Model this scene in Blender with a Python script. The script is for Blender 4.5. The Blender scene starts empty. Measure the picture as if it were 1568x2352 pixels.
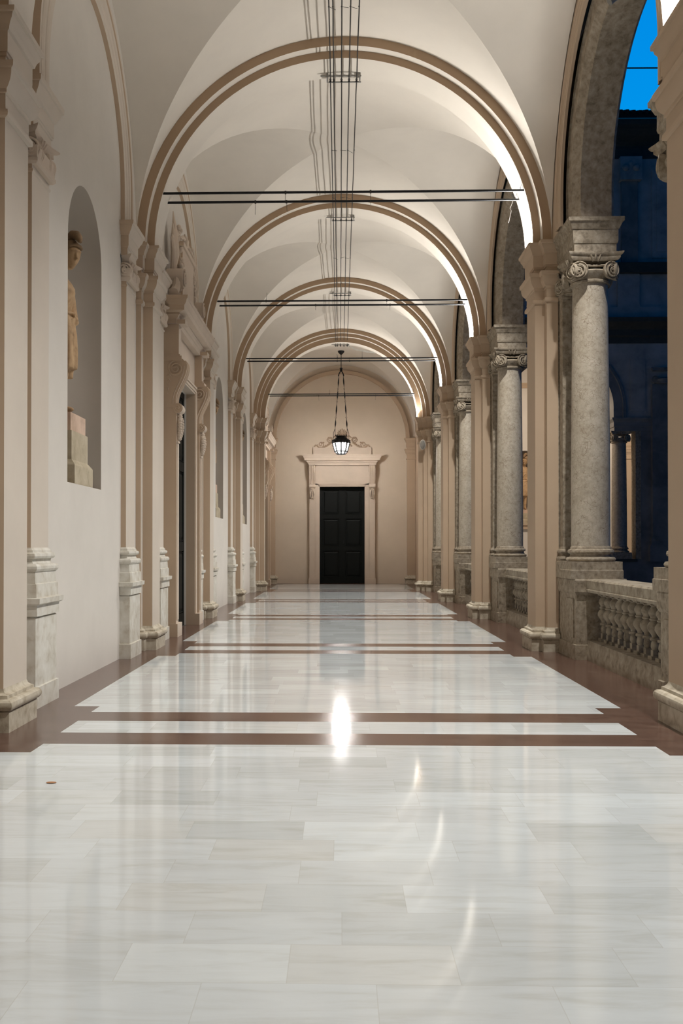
import bpy, math, random
from mathutils import Vector, Matrix
random.seed(7)
PI = math.pi
sc = bpy.context.scene
COL = sc.collection

# ------------------------------------------------------------------ layout (metres)
B = 6.417                      # length of one bay
P0 = 8.33                      # first pier in view
CX = 0.045                     # corridor axis
WL, WR = -2.945, 3.035         # wall planes
YB = 40.35                     # end wall
ZS = 5.87                      # springing level
RV = 2.99                      # vault radius
def P(k): return P0 + k * B
def C(k): return P0 + (k + .5) * B      # bay centre after pier k

# ------------------------------------------------------------------ materials
def nodes(name):
    m = bpy.data.materials.new(name); m.use_nodes = True
    nt = m.node_tree; nt.nodes.clear()
    o = nt.nodes.new('ShaderNodeOutputMaterial'); b = nt.nodes.new('ShaderNodeBsdfPrincipled')
    nt.links.new(b.outputs[0], o.inputs[0])
    return m, nt, b
def coords(nt, scale=(1, 1, 1)):
    t = nt.nodes.new('ShaderNodeNewGeometry'); mp = nt.nodes.new('ShaderNodeMapping')
    mp.inputs['Scale'].default_value = scale
    nt.links.new(t.outputs['Position'], mp.inputs['Vector']); return mp.outputs[0]
def noise(nt, vec, scale, detail=4, rough=.6, dist=0):
    n = nt.nodes.new('ShaderNodeTexNoise'); n.inputs['Scale'].default_value = scale
    n.inputs['Detail'].default_value = detail; n.inputs['Roughness'].default_value = rough
    n.inputs['Distortion'].default_value = dist
    nt.links.new(vec, n.inputs['Vector']); return n.outputs['Fac']
def ramp(nt, fac, stops):
    r = nt.nodes.new('ShaderNodeValToRGB'); nt.links.new(fac, r.inputs[0])
    el = r.color_ramp.elements
    while len(el) < len(stops): el.new(.5)
    for e, (p, c) in zip(el, stops): e.position = p; e.color = (*c, 1)
    return r.outputs[0]
def mix(nt, a, b, fac, mode='MIX'):
    m = nt.nodes.new('ShaderNodeMix'); m.data_type = 'RGBA'; m.blend_type = mode
    for s, v in ((0, fac), (6, a), (7, b)):
        if hasattr(v, 'is_linked') or hasattr(v, 'links'): nt.links.new(v, m.inputs[s])
        elif s == 0: m.inputs[0].default_value = v
        else: m.inputs[s].default_value = (*v, 1)
    return m.outputs[2]
def bump(nt, b, h, strength, dist=.01):
    n = nt.nodes.new('ShaderNodeBump'); n.inputs['Strength'].default_value = strength
    n.inputs['Distance'].default_value = dist
    nt.links.new(h, n.inputs['Height']); nt.links.new(n.outputs[0], b.inputs['Normal'])
def mul(c, f): return tuple(x * f for x in c)
def plaster(name, col, var=.06, rough=.85):
    m, nt, b = nodes(name); v = coords(nt)
    n1 = noise(nt, v, .9, 5, .6); n2 = noise(nt, v, 60, 3)
    c1 = ramp(nt, n1, [(.3, mul(col, 1 - var)), (.7, mul(col, 1 + var * .6))])
    nt.links.new(c1, b.inputs['Base Color']); b.inputs['Roughness'].default_value = rough
    bump(nt, b, n2, .12, .004); return m
def stone(name, light, mid, dark, scale=6, speck=0, rough=.75, bs=.35):
    m, nt, b = nodes(name); v = coords(nt)
    n1 = noise(nt, v, scale, 8, .65, .3); n2 = noise(nt, v, scale * .25, 4, .6)
    c = ramp(nt, n1, [(.25, dark), (.48, mid), (.72, light)])
    c2 = ramp(nt, n2, [(.3, (.80, .77, .72)), (.65, (1, 1, 1))])
    c = mix(nt, c, c2, .8, 'MULTIPLY')
    if speck:
        vo = nt.nodes.new('ShaderNodeTexVoronoi'); vo.feature = 'DISTANCE_TO_EDGE'; vo.inputs['Scale'].default_value = speck
        vv = nt.nodes.new('ShaderNodeVectorMath'); vv.operation = 'ADD'
        nn = nt.nodes.new('ShaderNodeTexNoise'); nn.inputs['Scale'].default_value = 14
        nt.links.new(v, nn.inputs['Vector'])
        sc2 = nt.nodes.new('ShaderNodeVectorMath'); sc2.operation = 'SCALE'; sc2.inputs[3].default_value = .07
        nt.links.new(nn.outputs['Color'], sc2.inputs[0])
        nt.links.new(v, vv.inputs[0]); nt.links.new(sc2.outputs[0], vv.inputs[1]); nt.links.new(vv.outputs[0], vo.inputs['Vector'])
        msk = noise(nt, v, 9, 3)
        mm = nt.nodes.new('ShaderNodeMath'); mm.operation = 'ADD'
        nt.links.new(vo.outputs['Distance'], mm.inputs[0])
        m3 = nt.nodes.new('ShaderNodeMath'); m3.operation = 'MULTIPLY'; m3.inputs[1].default_value = .16
        nt.links.new(msk, m3.inputs[0]); nt.links.new(m3.outputs[0], mm.inputs[1])
        vein = ramp(nt, mm.outputs[0], [(.07, (.42, .33, .25)), (.12, (1, 1, 1))])
        c = mix(nt, c, vein, .75, 'MULTIPLY')
    nt.links.new(c, b.inputs['Base Color']); b.inputs['Roughness'].default_value = rough
    bump(nt, b, n1, bs, .01); return m
def plain(name, col, rough=.5, metal=0, emit=None, estr=0):
    m, nt, b = nodes(name); v = coords(nt); n = noise(nt, v, 8, 4)
    c = ramp(nt, n, [(.3, mul(col, .85)), (.7, mul(col, 1.1))])
    nt.links.new(c, b.inputs['Base Color']); b.inputs['Roughness'].default_value = rough; b.inputs['Metallic'].default_value = metal
    if emit:
        b.inputs['Emission Color'].default_value = (*emit, 1); b.inputs['Emission Strength'].default_value = estr
    return m
def marble_white():
    m, nt, b = nodes('polished_cream_marble_slabs')
    g = nt.nodes.new('ShaderNodeNewGeometry'); s = nt.nodes.new('ShaderNodeSeparateXYZ'); nt.links.new(g.outputs['Position'], s.inputs[0])
    def M(op, a, c=None):
        n = nt.nodes.new('ShaderNodeMath'); n.operation = op
        for i, q in enumerate((a, c)):
            if q is None: continue
            if isinstance(q, (int, float)): n.inputs[i].default_value = q
            else: nt.links.new(q, n.inputs[i])
        return n.outputs[0]
    yr = M('DIVIDE', M('ADD', s.outputs[1], 20.02), .335)
    row = M('FLOOR', yr)
    w = nt.nodes.new('ShaderNodeTexWhiteNoise'); w.noise_dimensions = '1D'; nt.links.new(row, w.inputs['W'])
    xr = M('ADD', M('DIVIDE', M('ADD', s.outputs[0], 20), .60), M('MULTIPLY', w.outputs['Value'], 5))
    colm = M('FLOOR', xr)
    cmb = nt.nodes.new('ShaderNodeCombineXYZ'); nt.links.new(colm, cmb.inputs[0]); nt.links.new(row, cmb.inputs[1])
    w2 = nt.nodes.new('ShaderNodeTexWhiteNoise'); w2.noise_dimensions = '2D'; nt.links.new(cmb.outputs[0], w2.inputs['Vector'])
    base = ramp(nt, w2.outputs['Value'], [(0, (.60, .635, .645)), (.25, (.65, .685, .70)), (.6, (.675, .715, .735)), (.85, (.73, .78, .805)), (1, (.65, .67, .665))])
    # veins run along the slab
    vec = nt.nodes.new('ShaderNodeVectorMath'); vec.operation = 'MULTIPLY'; vec.inputs[1].default_value = (1.2, 7, 1)
    nt.links.new(g.outputs['Position'], vec.inputs[0])
    of = nt.nodes.new('ShaderNodeVectorMath'); of.operation = 'ADD'
    scl = nt.nodes.new('ShaderNodeVectorMath'); scl.operation = 'SCALE'; scl.inputs[3].default_value = 30
    nt.links.new(w2.outputs['Color'], scl.inputs[0]); nt.links.new(vec.outputs[0], of.inputs[0]); nt.links.new(scl.outputs[0], of.inputs[1])
    n = noise(nt, of.outputs[0], 1.6, 8, .62, .6)
    v = ramp(nt, n, [(.28, (.84, .82, .77)), (.5, (.98, .975, .96)), (.75, (1.04, 1.04, 1.03))])
    c = mix(nt, base, v, .9, 'MULTIPLY')
    # joints
    fy = M('FRACT', yr); fx = M('FRACT', xr)
    jy = M('MINIMUM', fy, M('SUBTRACT', 1, fy)); jx = M('MINIMUM', fx, M('SUBTRACT', 1, fx))
    j = M('MINIMUM', M('MULTIPLY', jy, .335), M('MULTIPLY', jx, .60))
    jj = M('LESS_THAN', j, .0016)
    c = mix(nt, c, (.42, .40, .35), M('MULTIPLY', jj, .3))
    nt.links.new(c, b.inputs['Base Color'])
    n3 = noise(nt, g.outputs['Position'], 2.2, 4)
    rr = nt.nodes.new('ShaderNodeMapRange'); rr.inputs['From Min'].default_value = .3; rr.inputs['From Max'].default_value = .7
    rr.inputs['To Min'].default_value = .05; rr.inputs['To Max'].default_value = .09
    nt.links.new(n3, rr.inputs['Value']); nt.links.new(rr.outputs[0], b.inputs['Roughness'])
    b.inputs['IOR'].default_value = 1.52
    bump(nt, b, w2.outputs['Value'], .04, .002)
    return m
def marble_brown():
    m, nt, b = nodes('polished_brown_red_marble'); v = coords(nt, (1, 2.2, 1))
    n1 = noise(nt, v, 2.2, 9, .7, .8); n2 = noise(nt, v, 22, 4, .7)
    c = ramp(nt, n1, [(.28, (.065, .033, .025)), (.45, (.105, .057, .043)), (.62, (.135, .080, .062)), (.8, (.22, .16, .13))])
    c2 = ramp(nt, n2, [(.35, (.8, .78, .76)), (.72, (1.1, 1.08, 1.05))])
    c = mix(nt, c, c2, .7, 'MULTIPLY')
    nt.links.new(c, b.inputs['Base Color']); b.inputs['Roughness'].default_value = .2; b.inputs['IOR'].default_value = 1.5
    return m
WALL = plaster('warm_white_lime_plaster', (.67, .625, .565))
VAULT = plaster('vault_cream_plaster', (.74, .68, .60))
SOFF = plaster('arch_soffit_cream', (.74, .68, .60))
CREAM = plaster('cream_plaster', (.63, .555, .47))
BAND = plaster('arch_face_brown_paint', (.40, .28, .18))
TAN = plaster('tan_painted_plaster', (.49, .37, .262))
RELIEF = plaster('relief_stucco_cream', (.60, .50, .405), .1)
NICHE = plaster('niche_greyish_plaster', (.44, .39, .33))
BASE = stone('pale_weathered_limestone', (.66, .61, .51), (.52, .46, .36), (.28, .22, .15), 9)
PALE = stone('white_pedestal_stone', (.74, .72, .66), (.66, .63, .56), (.48, .42, .33), 7, 0, .7, .2)
GREY = stone('weathered_grey_limestone', (.46, .395, .305), (.32, .265, .195), (.125, .095, .065), 15)
COLM = stone('speckled_marble_column', (.52, .455, .37), (.455, .40, .32), (.345, .295, .225), 16, 20, .55, .2)
ARCHS = stone('arcade_arch_stone', (.46, .395, .31), (.34, .28, .21), (.16, .125, .085), 13)
FACADE = stone('facade_grey_stone', (.30, .29, .27), (.22, .21, .20), (.12, .115, .11), 1.2)
FPALE = stone('facade_pale_block', (.55, .54, .52), (.45, .44, .42), (.3, .29, .28), 1.5)
FDARK = plain('facade_dark_cornice', (.075, .065, .05), .9)
MWHITE = marble_white(); MBROWN = marble_brown()
SILL = plain('dark_threshold_slab', (.055, .05, .048), .3)
IRON = plain('black_wrought_iron', (.012, .012, .013), .45, .6)
WIRE = plain('dark_cable', (.03, .025, .022), .6, .3)
PWIRE = plain('pale_cable', (.55, .56, .52), .5)
DOORM = plain('dark_green_black_painted_wood', (.004, .0055, .005), .55)
for n_ in DOORM.node_tree.nodes:
    if n_.type == 'BSDF_PRINCIPLED': n_.inputs['Specular IOR Level'].default_value = .18
STAT = stone('ochre_statue_stone', (.62, .43, .25), (.50, .33, .18), (.24, .15, .08), 7, 0, .7, .4)
STAT2 = stone('statue_dark_patina', (.38, .26, .15), (.28, .18, .10), (.12, .08, .05), 7)
PEDS = stone('niche_pedestal_limestone', (.58, .51, .39), (.50, .43, .31), (.34, .28, .19), 5, 0, .8, .2)
PINK = stone('pinkish_plinth_slab', (.72, .55, .43), (.66, .48, .37), (.5, .36, .27), 5, 0, .8, .1)
SPK = plain('white_plastic', (.62, .58, .52), .5)
GRILLE = plain('grey_speaker_mesh', (.25, .23, .20), .6)
GLASS = plain('lit_frosted_lantern_glass', (.8, .8, .85), .3, 0, (1.0, .96, .92), 165)
LED = plain('lit_led_lens', (.9, .9, .9), .3, 0, (1, .95, .88), 60)
STEEL = plain('lamp_body_grey', (.25, .24, .22), .5, .4)
TILE = plain('dark_roof_tile', (.02, .017, .015), .9)
GROUND = stone('courtyard_paving', (.2, .19, .17), (.15, .14, .13), (.08, .075, .07), 2)

# ------------------------------------------------------------------ mesh builder
class MB:
    def __init__(s): s.v = []; s.f = []; s.m = []; s.cur = 0
    def add(s, vs, fs):
        o = len(s.v); s.v += [tuple(p) for p in vs]; s.f += [tuple(i + o for i in f) for f in fs]; s.m += [s.cur] * len(fs)
        return s
    def box(s, x0, x1, y0, y1, z0, z1):
        return s.add([(x0,y0,z0),(x1,y0,z0),(x1,y1,z0),(x0,y1,z0),(x0,y0,z1),(x1,y0,z1),(x1,y1,z1),(x0,y1,z1)],
              [(0,3,2,1),(4,5,6,7),(0,1,5,4),(1,2,6,5),(2,3,7,6),(3,0,4,7)])
    def stack(s, poly, levels, fac=None, cap=True):
        n = len(poly)
        A = sum(poly[i][0]*poly[(i+1)%n][1]-poly[(i+1)%n][0]*poly[i][1] for i in range(n))
        if A < 0:
            poly = poly[::-1]
            if fac: fac = [fac[(n-2-i) % n] for i in range(n)]
        if not fac: fac = [1]*n
        def off(d):
            out = []
            for i in range(n):
                a, b, c = poly[i-1], poly[i], poly[(i+1)%n]
                e1 = (b[0]-a[0], b[1]-a[1]); e2 = (c[0]-b[0], c[1]-b[1])
                l1 = math.hypot(*e1); l2 = math.hypot(*e2)
                n1 = (e1[1]/l1, -e1[0]/l1); n2 = (e2[1]/l2, -e2[0]/l2)
                d1 = d*fac[i-1]; d2 = d*fac[i]
                det = n1[0]*n2[1]-n1[1]*n2[0]
                if abs(det) < 1e-6: out.append((b[0]+n1[0]*d1, b[1]+n1[1]*d1)); continue
                out.append((b[0]+(d1*n2[1]-d2*n1[1])/det, b[1]+(n1[0]*d2-n2[0]*d1)/det))
            return out
        vs = []; fs = []
        for d, z in levels: vs += [(x, y, z) for x, y in off(d)]
        for L in range(len(levels)-1):
            for i in range(n):
                a = L*n+i; b = L*n+(i+1)%n; fs.append((a, b, b+n, a+n))
        if cap: fs.append(tuple(range(n-1, -1, -1))); fs.append(tuple(range((len(levels)-1)*n, len(levels)*n)))
        return s.add(vs, fs)
    def lathe(s, prof, cx=0, cy=0, n=32, cap=True):
        vs = []; fs = []
        for r, z in prof: vs += [(cx+r*math.cos(2*PI*i/n), cy+r*math.sin(2*PI*i/n), z) for i in range(n)]
        for L in range(len(prof)-1):
            for i in range(n): a = L*n+i; b = L*n+(i+1)%n; fs.append((a, b, b+n, a+n))
        if cap: fs.append(tuple(range(n-1,-1,-1))); fs.append(tuple(range((len(prof)-1)*n, len(prof)*n)))
        return s.add(vs, fs)
    def tube(s, pts, r, n=8, cap=True):
        pts = [Vector(p) for p in pts]; vs = []; fs = []
        rs = r if isinstance(r, (list, tuple)) else [r]*len(pts)
        up = None
        for i, p in enumerate(pts):
            t = (pts[min(i+1, len(pts)-1)]-pts[max(i-1, 0)]).normalized()
            if up is None: up = Vector((0,0,1)) if abs(t.z) < .9 else Vector((1,0,0))
            a = t.cross(up)
            if a.length < 1e-4: a = t.orthogonal()
            a.normalize(); b = a.cross(t).normalized(); up = b
            vs += [p+(a*math.cos(2*PI*j/n)+b*math.sin(2*PI*j/n))*rs[i] for j in range(n)]
        for L in range(len(pts)-1):
            for i in range(n): a = L*n+i; b = L*n+(i+1)%n; fs.append((a, a+n, b+n, b))
        if cap: fs.append(tuple(range(n))); fs.append(tuple(range(len(pts)*n-1, (len(pts)-1)*n-1, -1)))
        return s.add(vs, fs)
    def ball(s, c, r, n=16, m=10):
        rx, ry, rz = r if isinstance(r, (list, tuple)) else (r, r, r)
        vs = [(c[0], c[1], c[2]-rz)]; fs = []
        for j in range(1, m):
            t = PI*j/m
            vs += [(c[0]+rx*math.sin(t)*math.cos(2*PI*i/n), c[1]+ry*math.sin(t)*math.sin(2*PI*i/n), c[2]-rz*math.cos(t)) for i in range(n)]
        vs.append((c[0], c[1], c[2]+rz)); L = len(vs)-1
        for i in range(n):
            fs.append((0, 1+(i+1)%n, 1+i)); q = 1+(m-2)*n; fs.append((L, q+i, q+(i+1)%n))
        for j in range(m-2):
            for i in range(n): a = 1+j*n+i; b = 1+j*n+(i+1)%n; fs.append((a, b, b+n, a+n))
        return s.add(vs, fs)
    def prism(s, poly, a0, a1, ax='y'):
        """closed outline in the plane across axis ax, pushed from a0 to a1"""
        n = len(poly)
        if ax == 'y': f = lambda p, a: (p[0], a, p[1])
        elif ax == 'x': f = lambda p, a: (a, p[0], p[1])
        else: f = lambda p, a: (p[0], p[1], a)
        vs = [f(p, a0) for p in poly]+[f(p, a1) for p in poly]
        fs = [tuple(range(n)), tuple(range(2*n-1, n-1, -1))]+[(i, i+n, (i+1)%n+n, (i+1)%n) for i in range(n)]
        return s.add(vs, fs)
    def ring(s, cu, cz, r0, r1, a0, a1, ax='y', n=56, stilt=0, two=False):
        """half-round arch ring, opening in the plane across ax; straight legs of height stilt"""
        pin = []; pout = []
        if stilt: pin.append((cu+r0, cz-stilt)); pout.append((cu+r1, cz-stilt))
        for i in range(n+1):
            t = PI*i/n; pin.append((cu+r0*math.cos(t), cz+r0*math.sin(t))); pout.append((cu+r1*math.cos(t), cz+r1*math.sin(t)))
        if stilt: pin.append((cu-r0, cz-stilt)); pout.append((cu-r1, cz-stilt))
        f = (lambda p, a: (p[0], a, p[1])) if ax == 'y' else (lambda p, a: (a, p[0], p[1]))
        k = len(pin); vs = [f(p, a0) for p in pin]+[f(p, a0) for p in pout]+[f(p, a1) for p in pin]+[f(p, a1) for p in pout]; fs = []
        for i in range(k-1):
            fs += [(i, i+1, k+i+1, k+i), (2*k+i, 3*k+i, 3*k+i+1, 2*k+i+1), (i, 2*k+i, 2*k+i+1, i+1), (k+i, k+i+1, 3*k+i+1, 3*k+i)]
        fs += [(0, k, 3*k, 2*k), (k-1, 3*k-1, 4*k-1, 2*k-1)]
        s.add(vs, fs)
        if two: s.m[-len(fs):] = [0 if (i % 4 < 2 and i < 4*(k-1)) else 1 for i in range(len(fs))]
        return s
    def sweep_arch(s, prof, cu, cz, ax='x', n=56, stilt=0):
        """profile [(radius, position along ax)] carried round an arch"""
        st = []
        if stilt: st.append((1, 0, -stilt))
        for i in range(n+1): t = PI*i/n; st.append((math.cos(t), math.sin(t), 0))
        if stilt: st.append((-1, 0, -stilt))
        m = len(prof); vs = []
        for c, si, dz in st:
            for r, a in prof:
                u, z = cu+r*c, cz+r*si+dz
                vs.append((u, a, z) if ax == 'y' else (a, u, z))
        fs = [(i*m+j, i*m+j+1, (i+1)*m+j+1, (i+1)*m+j) for i in range(len(st)-1) for j in range(m-1)]
        return s.add(vs, fs)
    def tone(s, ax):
        """colour by face direction: faces turned along ax get slot 1, all others slot 0"""
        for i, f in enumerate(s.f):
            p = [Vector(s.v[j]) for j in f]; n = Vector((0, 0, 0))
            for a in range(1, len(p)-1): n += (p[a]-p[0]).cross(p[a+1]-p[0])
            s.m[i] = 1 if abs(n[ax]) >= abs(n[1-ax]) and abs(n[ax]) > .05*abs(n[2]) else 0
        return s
    def tone_x(s):
        for i, f in enumerate(s.f):
            p = [Vector(s.v[j]) for j in f]; n = (p[1]-p[0]).cross(p[2]-p[0])
            s.m[i] = 1 if abs(n[0]) > .5*n.length else 0
        return s
    def xf(s, fn, start=0):
        s.v = s.v[:start]+[tuple(fn(Vector(p))) for p in s.v[start:]]; return s
    def build(s, name, mats, parent=None, smooth=32, kind=None, loc=None):
        me = bpy.data.meshes.new(name); me.from_pydata(s.v, [], s.f)
        mats = mats if isinstance(mats, (list, tuple)) else [mats]
        for m in mats: me.materials.append(m)
        if len(mats) > 1: me.polygons.foreach_set('material_index', s.m)
        if smooth:
            me.polygons.foreach_set('use_smooth', [True]*len(me.polygons)); me.update()
            me.set_sharp_from_angle(angle=math.radians(smooth))
        me.update()
        o = bpy.data.objects.new(name, me); COL.objects.link(o)
        if parent: o.parent = parent
        if kind: o['kind'] = kind
        if loc: o.location = loc
        return o
def fixn(o):
    """make the face normals consistent (outwards)"""
    import bmesh
    bm = bmesh.new(); bm.from_mesh(o.data); bmesh.ops.recalc_face_normals(bm, faces=bm.faces); bm.to_mesh(o.data); bm.free(); return o
def empty(name, loc=(0, 0, 0), rz=0, label=None, cat=None, group=None):
    o = bpy.data.objects.new(name, None); COL.objects.link(o); o.location = loc; o.rotation_euler.z = rz
    o.empty_display_size = .2
    tag(o, label, cat, group); return o
def tag(o, label=None, cat=None, group=None):
    if label: o['label'] = label
    if cat: o['category'] = cat
    if group: o['group'] = group
    return o
def dup(root, loc, rz=None, label=None, group=None, scale=None):
    r = root.copy(); COL.objects.link(r); r.location = loc
    if rz is not None: r.rotation_euler.z = rz
    if scale: r.scale = scale
    if label: r['label'] = label
    if group: r['group'] = group
    for ch in list(root.children):
        c = ch.copy(); COL.objects.link(c); c.parent = r
        for g in ch.children:
            d = g.copy(); COL.objects.link(d); d.parent = c
    return r
ORD = {-1: 'beside the camera', 0: 'nearest in view', 1: 'second in view', 2: 'third in view', 3: 'fourth in view', 4: 'last in view'}

# ------------------------------------------------------------------ FLOOR
fl = MB()
XW, XN = 2.55, 2.31; FC = .055
xs = [WL-.0, FC-XW, FC-XN, FC+XN, FC+XW, 3.8]
def frow(y0, y1, half):
    for i in range(5):
        a, b = xs[i], xs[i+1]; mid = (a+b)/2-FC
        fl.cur = 0 if (half and abs(mid) < half) else 1
        fl.add([(a, y0, 0), (b, y0, 0), (b, y1, 0), (a, y1, 0)], [(0, 1, 2, 3)])
ys = []
for k in range(-3, 6):
    c = 8.27+k*B
    ys += [(c-1.05, c-.73, XN+.01), (c-.73, c-.27, 0), (c-.27, c+.27, XN+.01), (c+.27, c+.73, 0), (c+.73, c+1.05, XN+.01), (c+1.05, c+B-1.05, XW+.01)]
lim0, lim1 = -5.2, 39.45
for a, b, h in ys:
    a = max(a, lim0); b = min(b, lim1)
    if b > a+1e-4: frow(a, b, h)
frow(lim1, 39.7, XN+.01); frow(39.7, YB+.35, 0)
fl.build('floor', [MWHITE, MBROWN], None, 0, 'structure')

# ------------------------------------------------------------------ VAULTS
def vault(y0, y1, name='ceiling'):
    yc = (y0+y1)/2; L = (y1-y0)/2; m = MB(); n = 48; q = 14
    for sgn in (-1, 1):                       # webs along the corridor
        vs = []
        for i in range(n+1):
            t = PI*i/n; ct = math.cos(t); st = math.sin(t)
            for j in range(q+1):
                u = j/q; y = L*(1-u)+L*abs(ct)*u
                vs.append((CX+RV*ct, yc+sgn*y, ZS+RV*st))
        fs = [(i*(q+1)+j, i*(q+1)+j+1, (i+1)*(q+1)+j+1, (i+1)*(q+1)+j) for i in range(n) for j in range(q)]
        m.add(vs, fs)
        vs = []                                # side webs
        for i in range(n+1):
            t = PI*i/n; ct = math.cos(t); st = math.sin(t)
            for j in range(q+1):
                u = j/q; x = RV*(1-u)+RV*abs(ct)*u
                vs.append((CX+sgn*x, yc+L*ct, ZS+RV*st))
        m.add(vs, fs)
    return m.build(name, VAULT, None, 50, 'structure')
EDGE = .45
vault(-5.2, P(-1)-EDGE)
for k in range(-1, 4): vault(P(k)+EDGE, P(k+1)-EDGE)
vault(P(4)+EDGE, YB)
rf = MB().box(-3.4, 3.9, -5.4, 41, 9.25, 9.4); rf.build('ceiling', TAN, None, 0, 'structure')  # unseen roof slab added above the vaults to block sky light

# ------------------------------------------------------------------ LEFT WALL with niches and doorways
NR, NSILL, NSPR = .76, 2.2, 4.88
portals = {1: (1.05, 4.42), 4: (1.05, 4.42)}
niche_bays = [-1, 0, 2, 3]
def nc(k): return C(k)-.09
wl = MB(); ZT = 9.2
def rect(y0, y1, z0, z1): wl.add([(WL, y0, z0), (WL, y1, z0), (WL, y1, z1), (WL, y0, z1)], [(0, 1, 2, 3)])
edges = [-5.2]+[P(k) for k in range(-1, 5)]+[YB]
for i in range(len(edges)-1):
    k = i-2; y0, y1 = edges[i], edges[i+1]
    if k in niche_bays:
        c = nc(k); rect(y0, c-NR, 0, ZT); rect(c+NR, y1, 0, ZT); rect(c-NR, c+NR, 0, NSILL)
        n = 24; pt = [(c-NR*math.cos(PI*j/n), NSPR+NR*math.sin(PI*j/n)) for j in range(n+1)]
        for j in range(n):
            (a, za), (b, zb) = pt[j], pt[j+1]
            wl.add([(WL, a, za), (WL, b, zb), (WL, b, ZT), (WL, a, ZT)], [(0, 1, 2, 3)])
    elif k in portals:
        hw, h = portals[k]; c = C(k); rect(y0, c-hw, 0, ZT); rect(c+hw, y1, 0, ZT); rect(c-hw, c+hw, h, ZT)
    else: rect(y0, y1, 0, ZT)
# niche shells
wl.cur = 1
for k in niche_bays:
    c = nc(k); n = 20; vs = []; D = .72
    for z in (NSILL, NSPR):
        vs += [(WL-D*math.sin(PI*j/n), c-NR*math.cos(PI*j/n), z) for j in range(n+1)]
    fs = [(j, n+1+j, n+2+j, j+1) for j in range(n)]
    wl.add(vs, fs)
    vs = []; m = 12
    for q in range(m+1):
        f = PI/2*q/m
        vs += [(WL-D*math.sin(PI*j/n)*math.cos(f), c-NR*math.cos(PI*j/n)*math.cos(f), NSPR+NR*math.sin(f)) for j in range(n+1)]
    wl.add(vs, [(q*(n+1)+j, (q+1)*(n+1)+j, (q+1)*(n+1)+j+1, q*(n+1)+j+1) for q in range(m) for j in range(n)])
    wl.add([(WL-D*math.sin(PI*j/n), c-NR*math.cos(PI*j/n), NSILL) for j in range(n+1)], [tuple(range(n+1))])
wl.cur = 0
for k, (hw, h) in portals.items():
    c = C(k)
    for s in (-1, 1): wl.add([(WL, c+s*hw, 0), (WL-.45, c+s*hw, 0), (WL-.45, c+s*hw, h), (WL, c+s*hw, h)], [(0, 1, 2, 3)])
    wl.add([(WL, c-hw, h), (WL-.45, c-hw, h), (WL-.45, c+hw, h), (WL, c+hw, h)], [(0, 1, 2, 3)])
for k, (hw, h) in portals.items(): wl.box(WL-.5, WL-.45, C(k)-hw-.1, C(k)+hw+.1, 0, h+.1)
wl.build('wall_left', [WALL, NICHE], None, 32, 'structure')
wf = MB().box(-3.3, 3.9, -5.4, -5.2, 0, 9.2); wf.build('wall_front_bounce', WALL, None, 0, 'structure')  # unseen wall added behind the camera to bounce light; the corridor runs on

# ------------------------------------------------------------------ END WALL
DX, DHW, DH = .09, .91, 3.92
be = MB()
def brect(x0, x1, z0, z1): be.add([(x0, YB, z0), (x1, YB, z0), (x1, YB, z1), (x0, YB, z1)], [(0, 1, 2, 3)])
brect(-3.3, DX-DHW, 0, 9.2); brect(DX+DHW, 3.8, 0, 9.2); brect(DX-DHW, DX+DHW, DH, 9.2)
for s in (-1, 1): be.add([(DX+s*DHW, YB, 0), (DX+s*DHW, YB+.3, 0), (DX+s*DHW, YB+.3, DH), (DX+s*DHW, YB, DH)], [(0, 1, 2, 3)])
be.add([(DX-DHW, YB, DH), (DX+DHW, YB, DH), (DX+DHW, YB+.3, DH), (DX-DHW, YB+.3, DH)], [(0, 1, 2, 3)])
be.box(DX-DHW-.1, DX+DHW+.1, YB+.3, YB+.4, 0, DH+.1)
be.build('wall_back', plaster('end_wall_plaster', (.63, .53, .42)), None, 0, 'structure')

# ------------------------------------------------------------------ RIGHT WALL above the arcade
AR, ACZ = 1.78, 6.22                          # arcade arch radius, centre height
wr = MB(); X0, X1 = WR+.01, 3.64
def rrect(y0, y1, z0, z1, arch=None):
    for X in (X0, X1): wr.add([(X, y0, z0), (X, y1, z0), (X, y1, z1), (X, y0, z1)], [(0, 1, 2, 3)])
RH = 2.08
for k in [-2]+list(range(-1, 4)):
    c = C(k); y0 = max(P(k), -5.2); y1 = P(k+1)
    if k == -2: rrect(-5.2, P(-1), 0, 9.2); continue
    rrect(P(k), c-RH, ZS, 9.2); rrect(c+RH, y1, ZS, 9.2)
    n = 40; pt = [(c-RH, ZS)]+[(c-RH*math.cos(PI*j/n), ACZ+RH*math.sin(PI*j/n)) for j in range(n+1)]+[(c+RH, ZS)]
    for j in range(1, n+1):
        (a, za), (b, zb) = pt[j], pt[j+1]
        for X in (X0, X1): wr.add([(X, a, za), (X, b, zb), (X, b, 9.2), (X, a, 9.2)], [(0, 1, 2, 3)])
rrect(P(4), YB, 0, 9.2)
wr.add([(X0, P(4)+.3, 0), (X1, P(4)+.3, 0), (X1, P(4)+.3, 6), (X0, P(4)+.3, 6)], [(0, 1, 2, 3)])
wr.build('wall_right', TAN, None, 0, 'structure')

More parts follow.
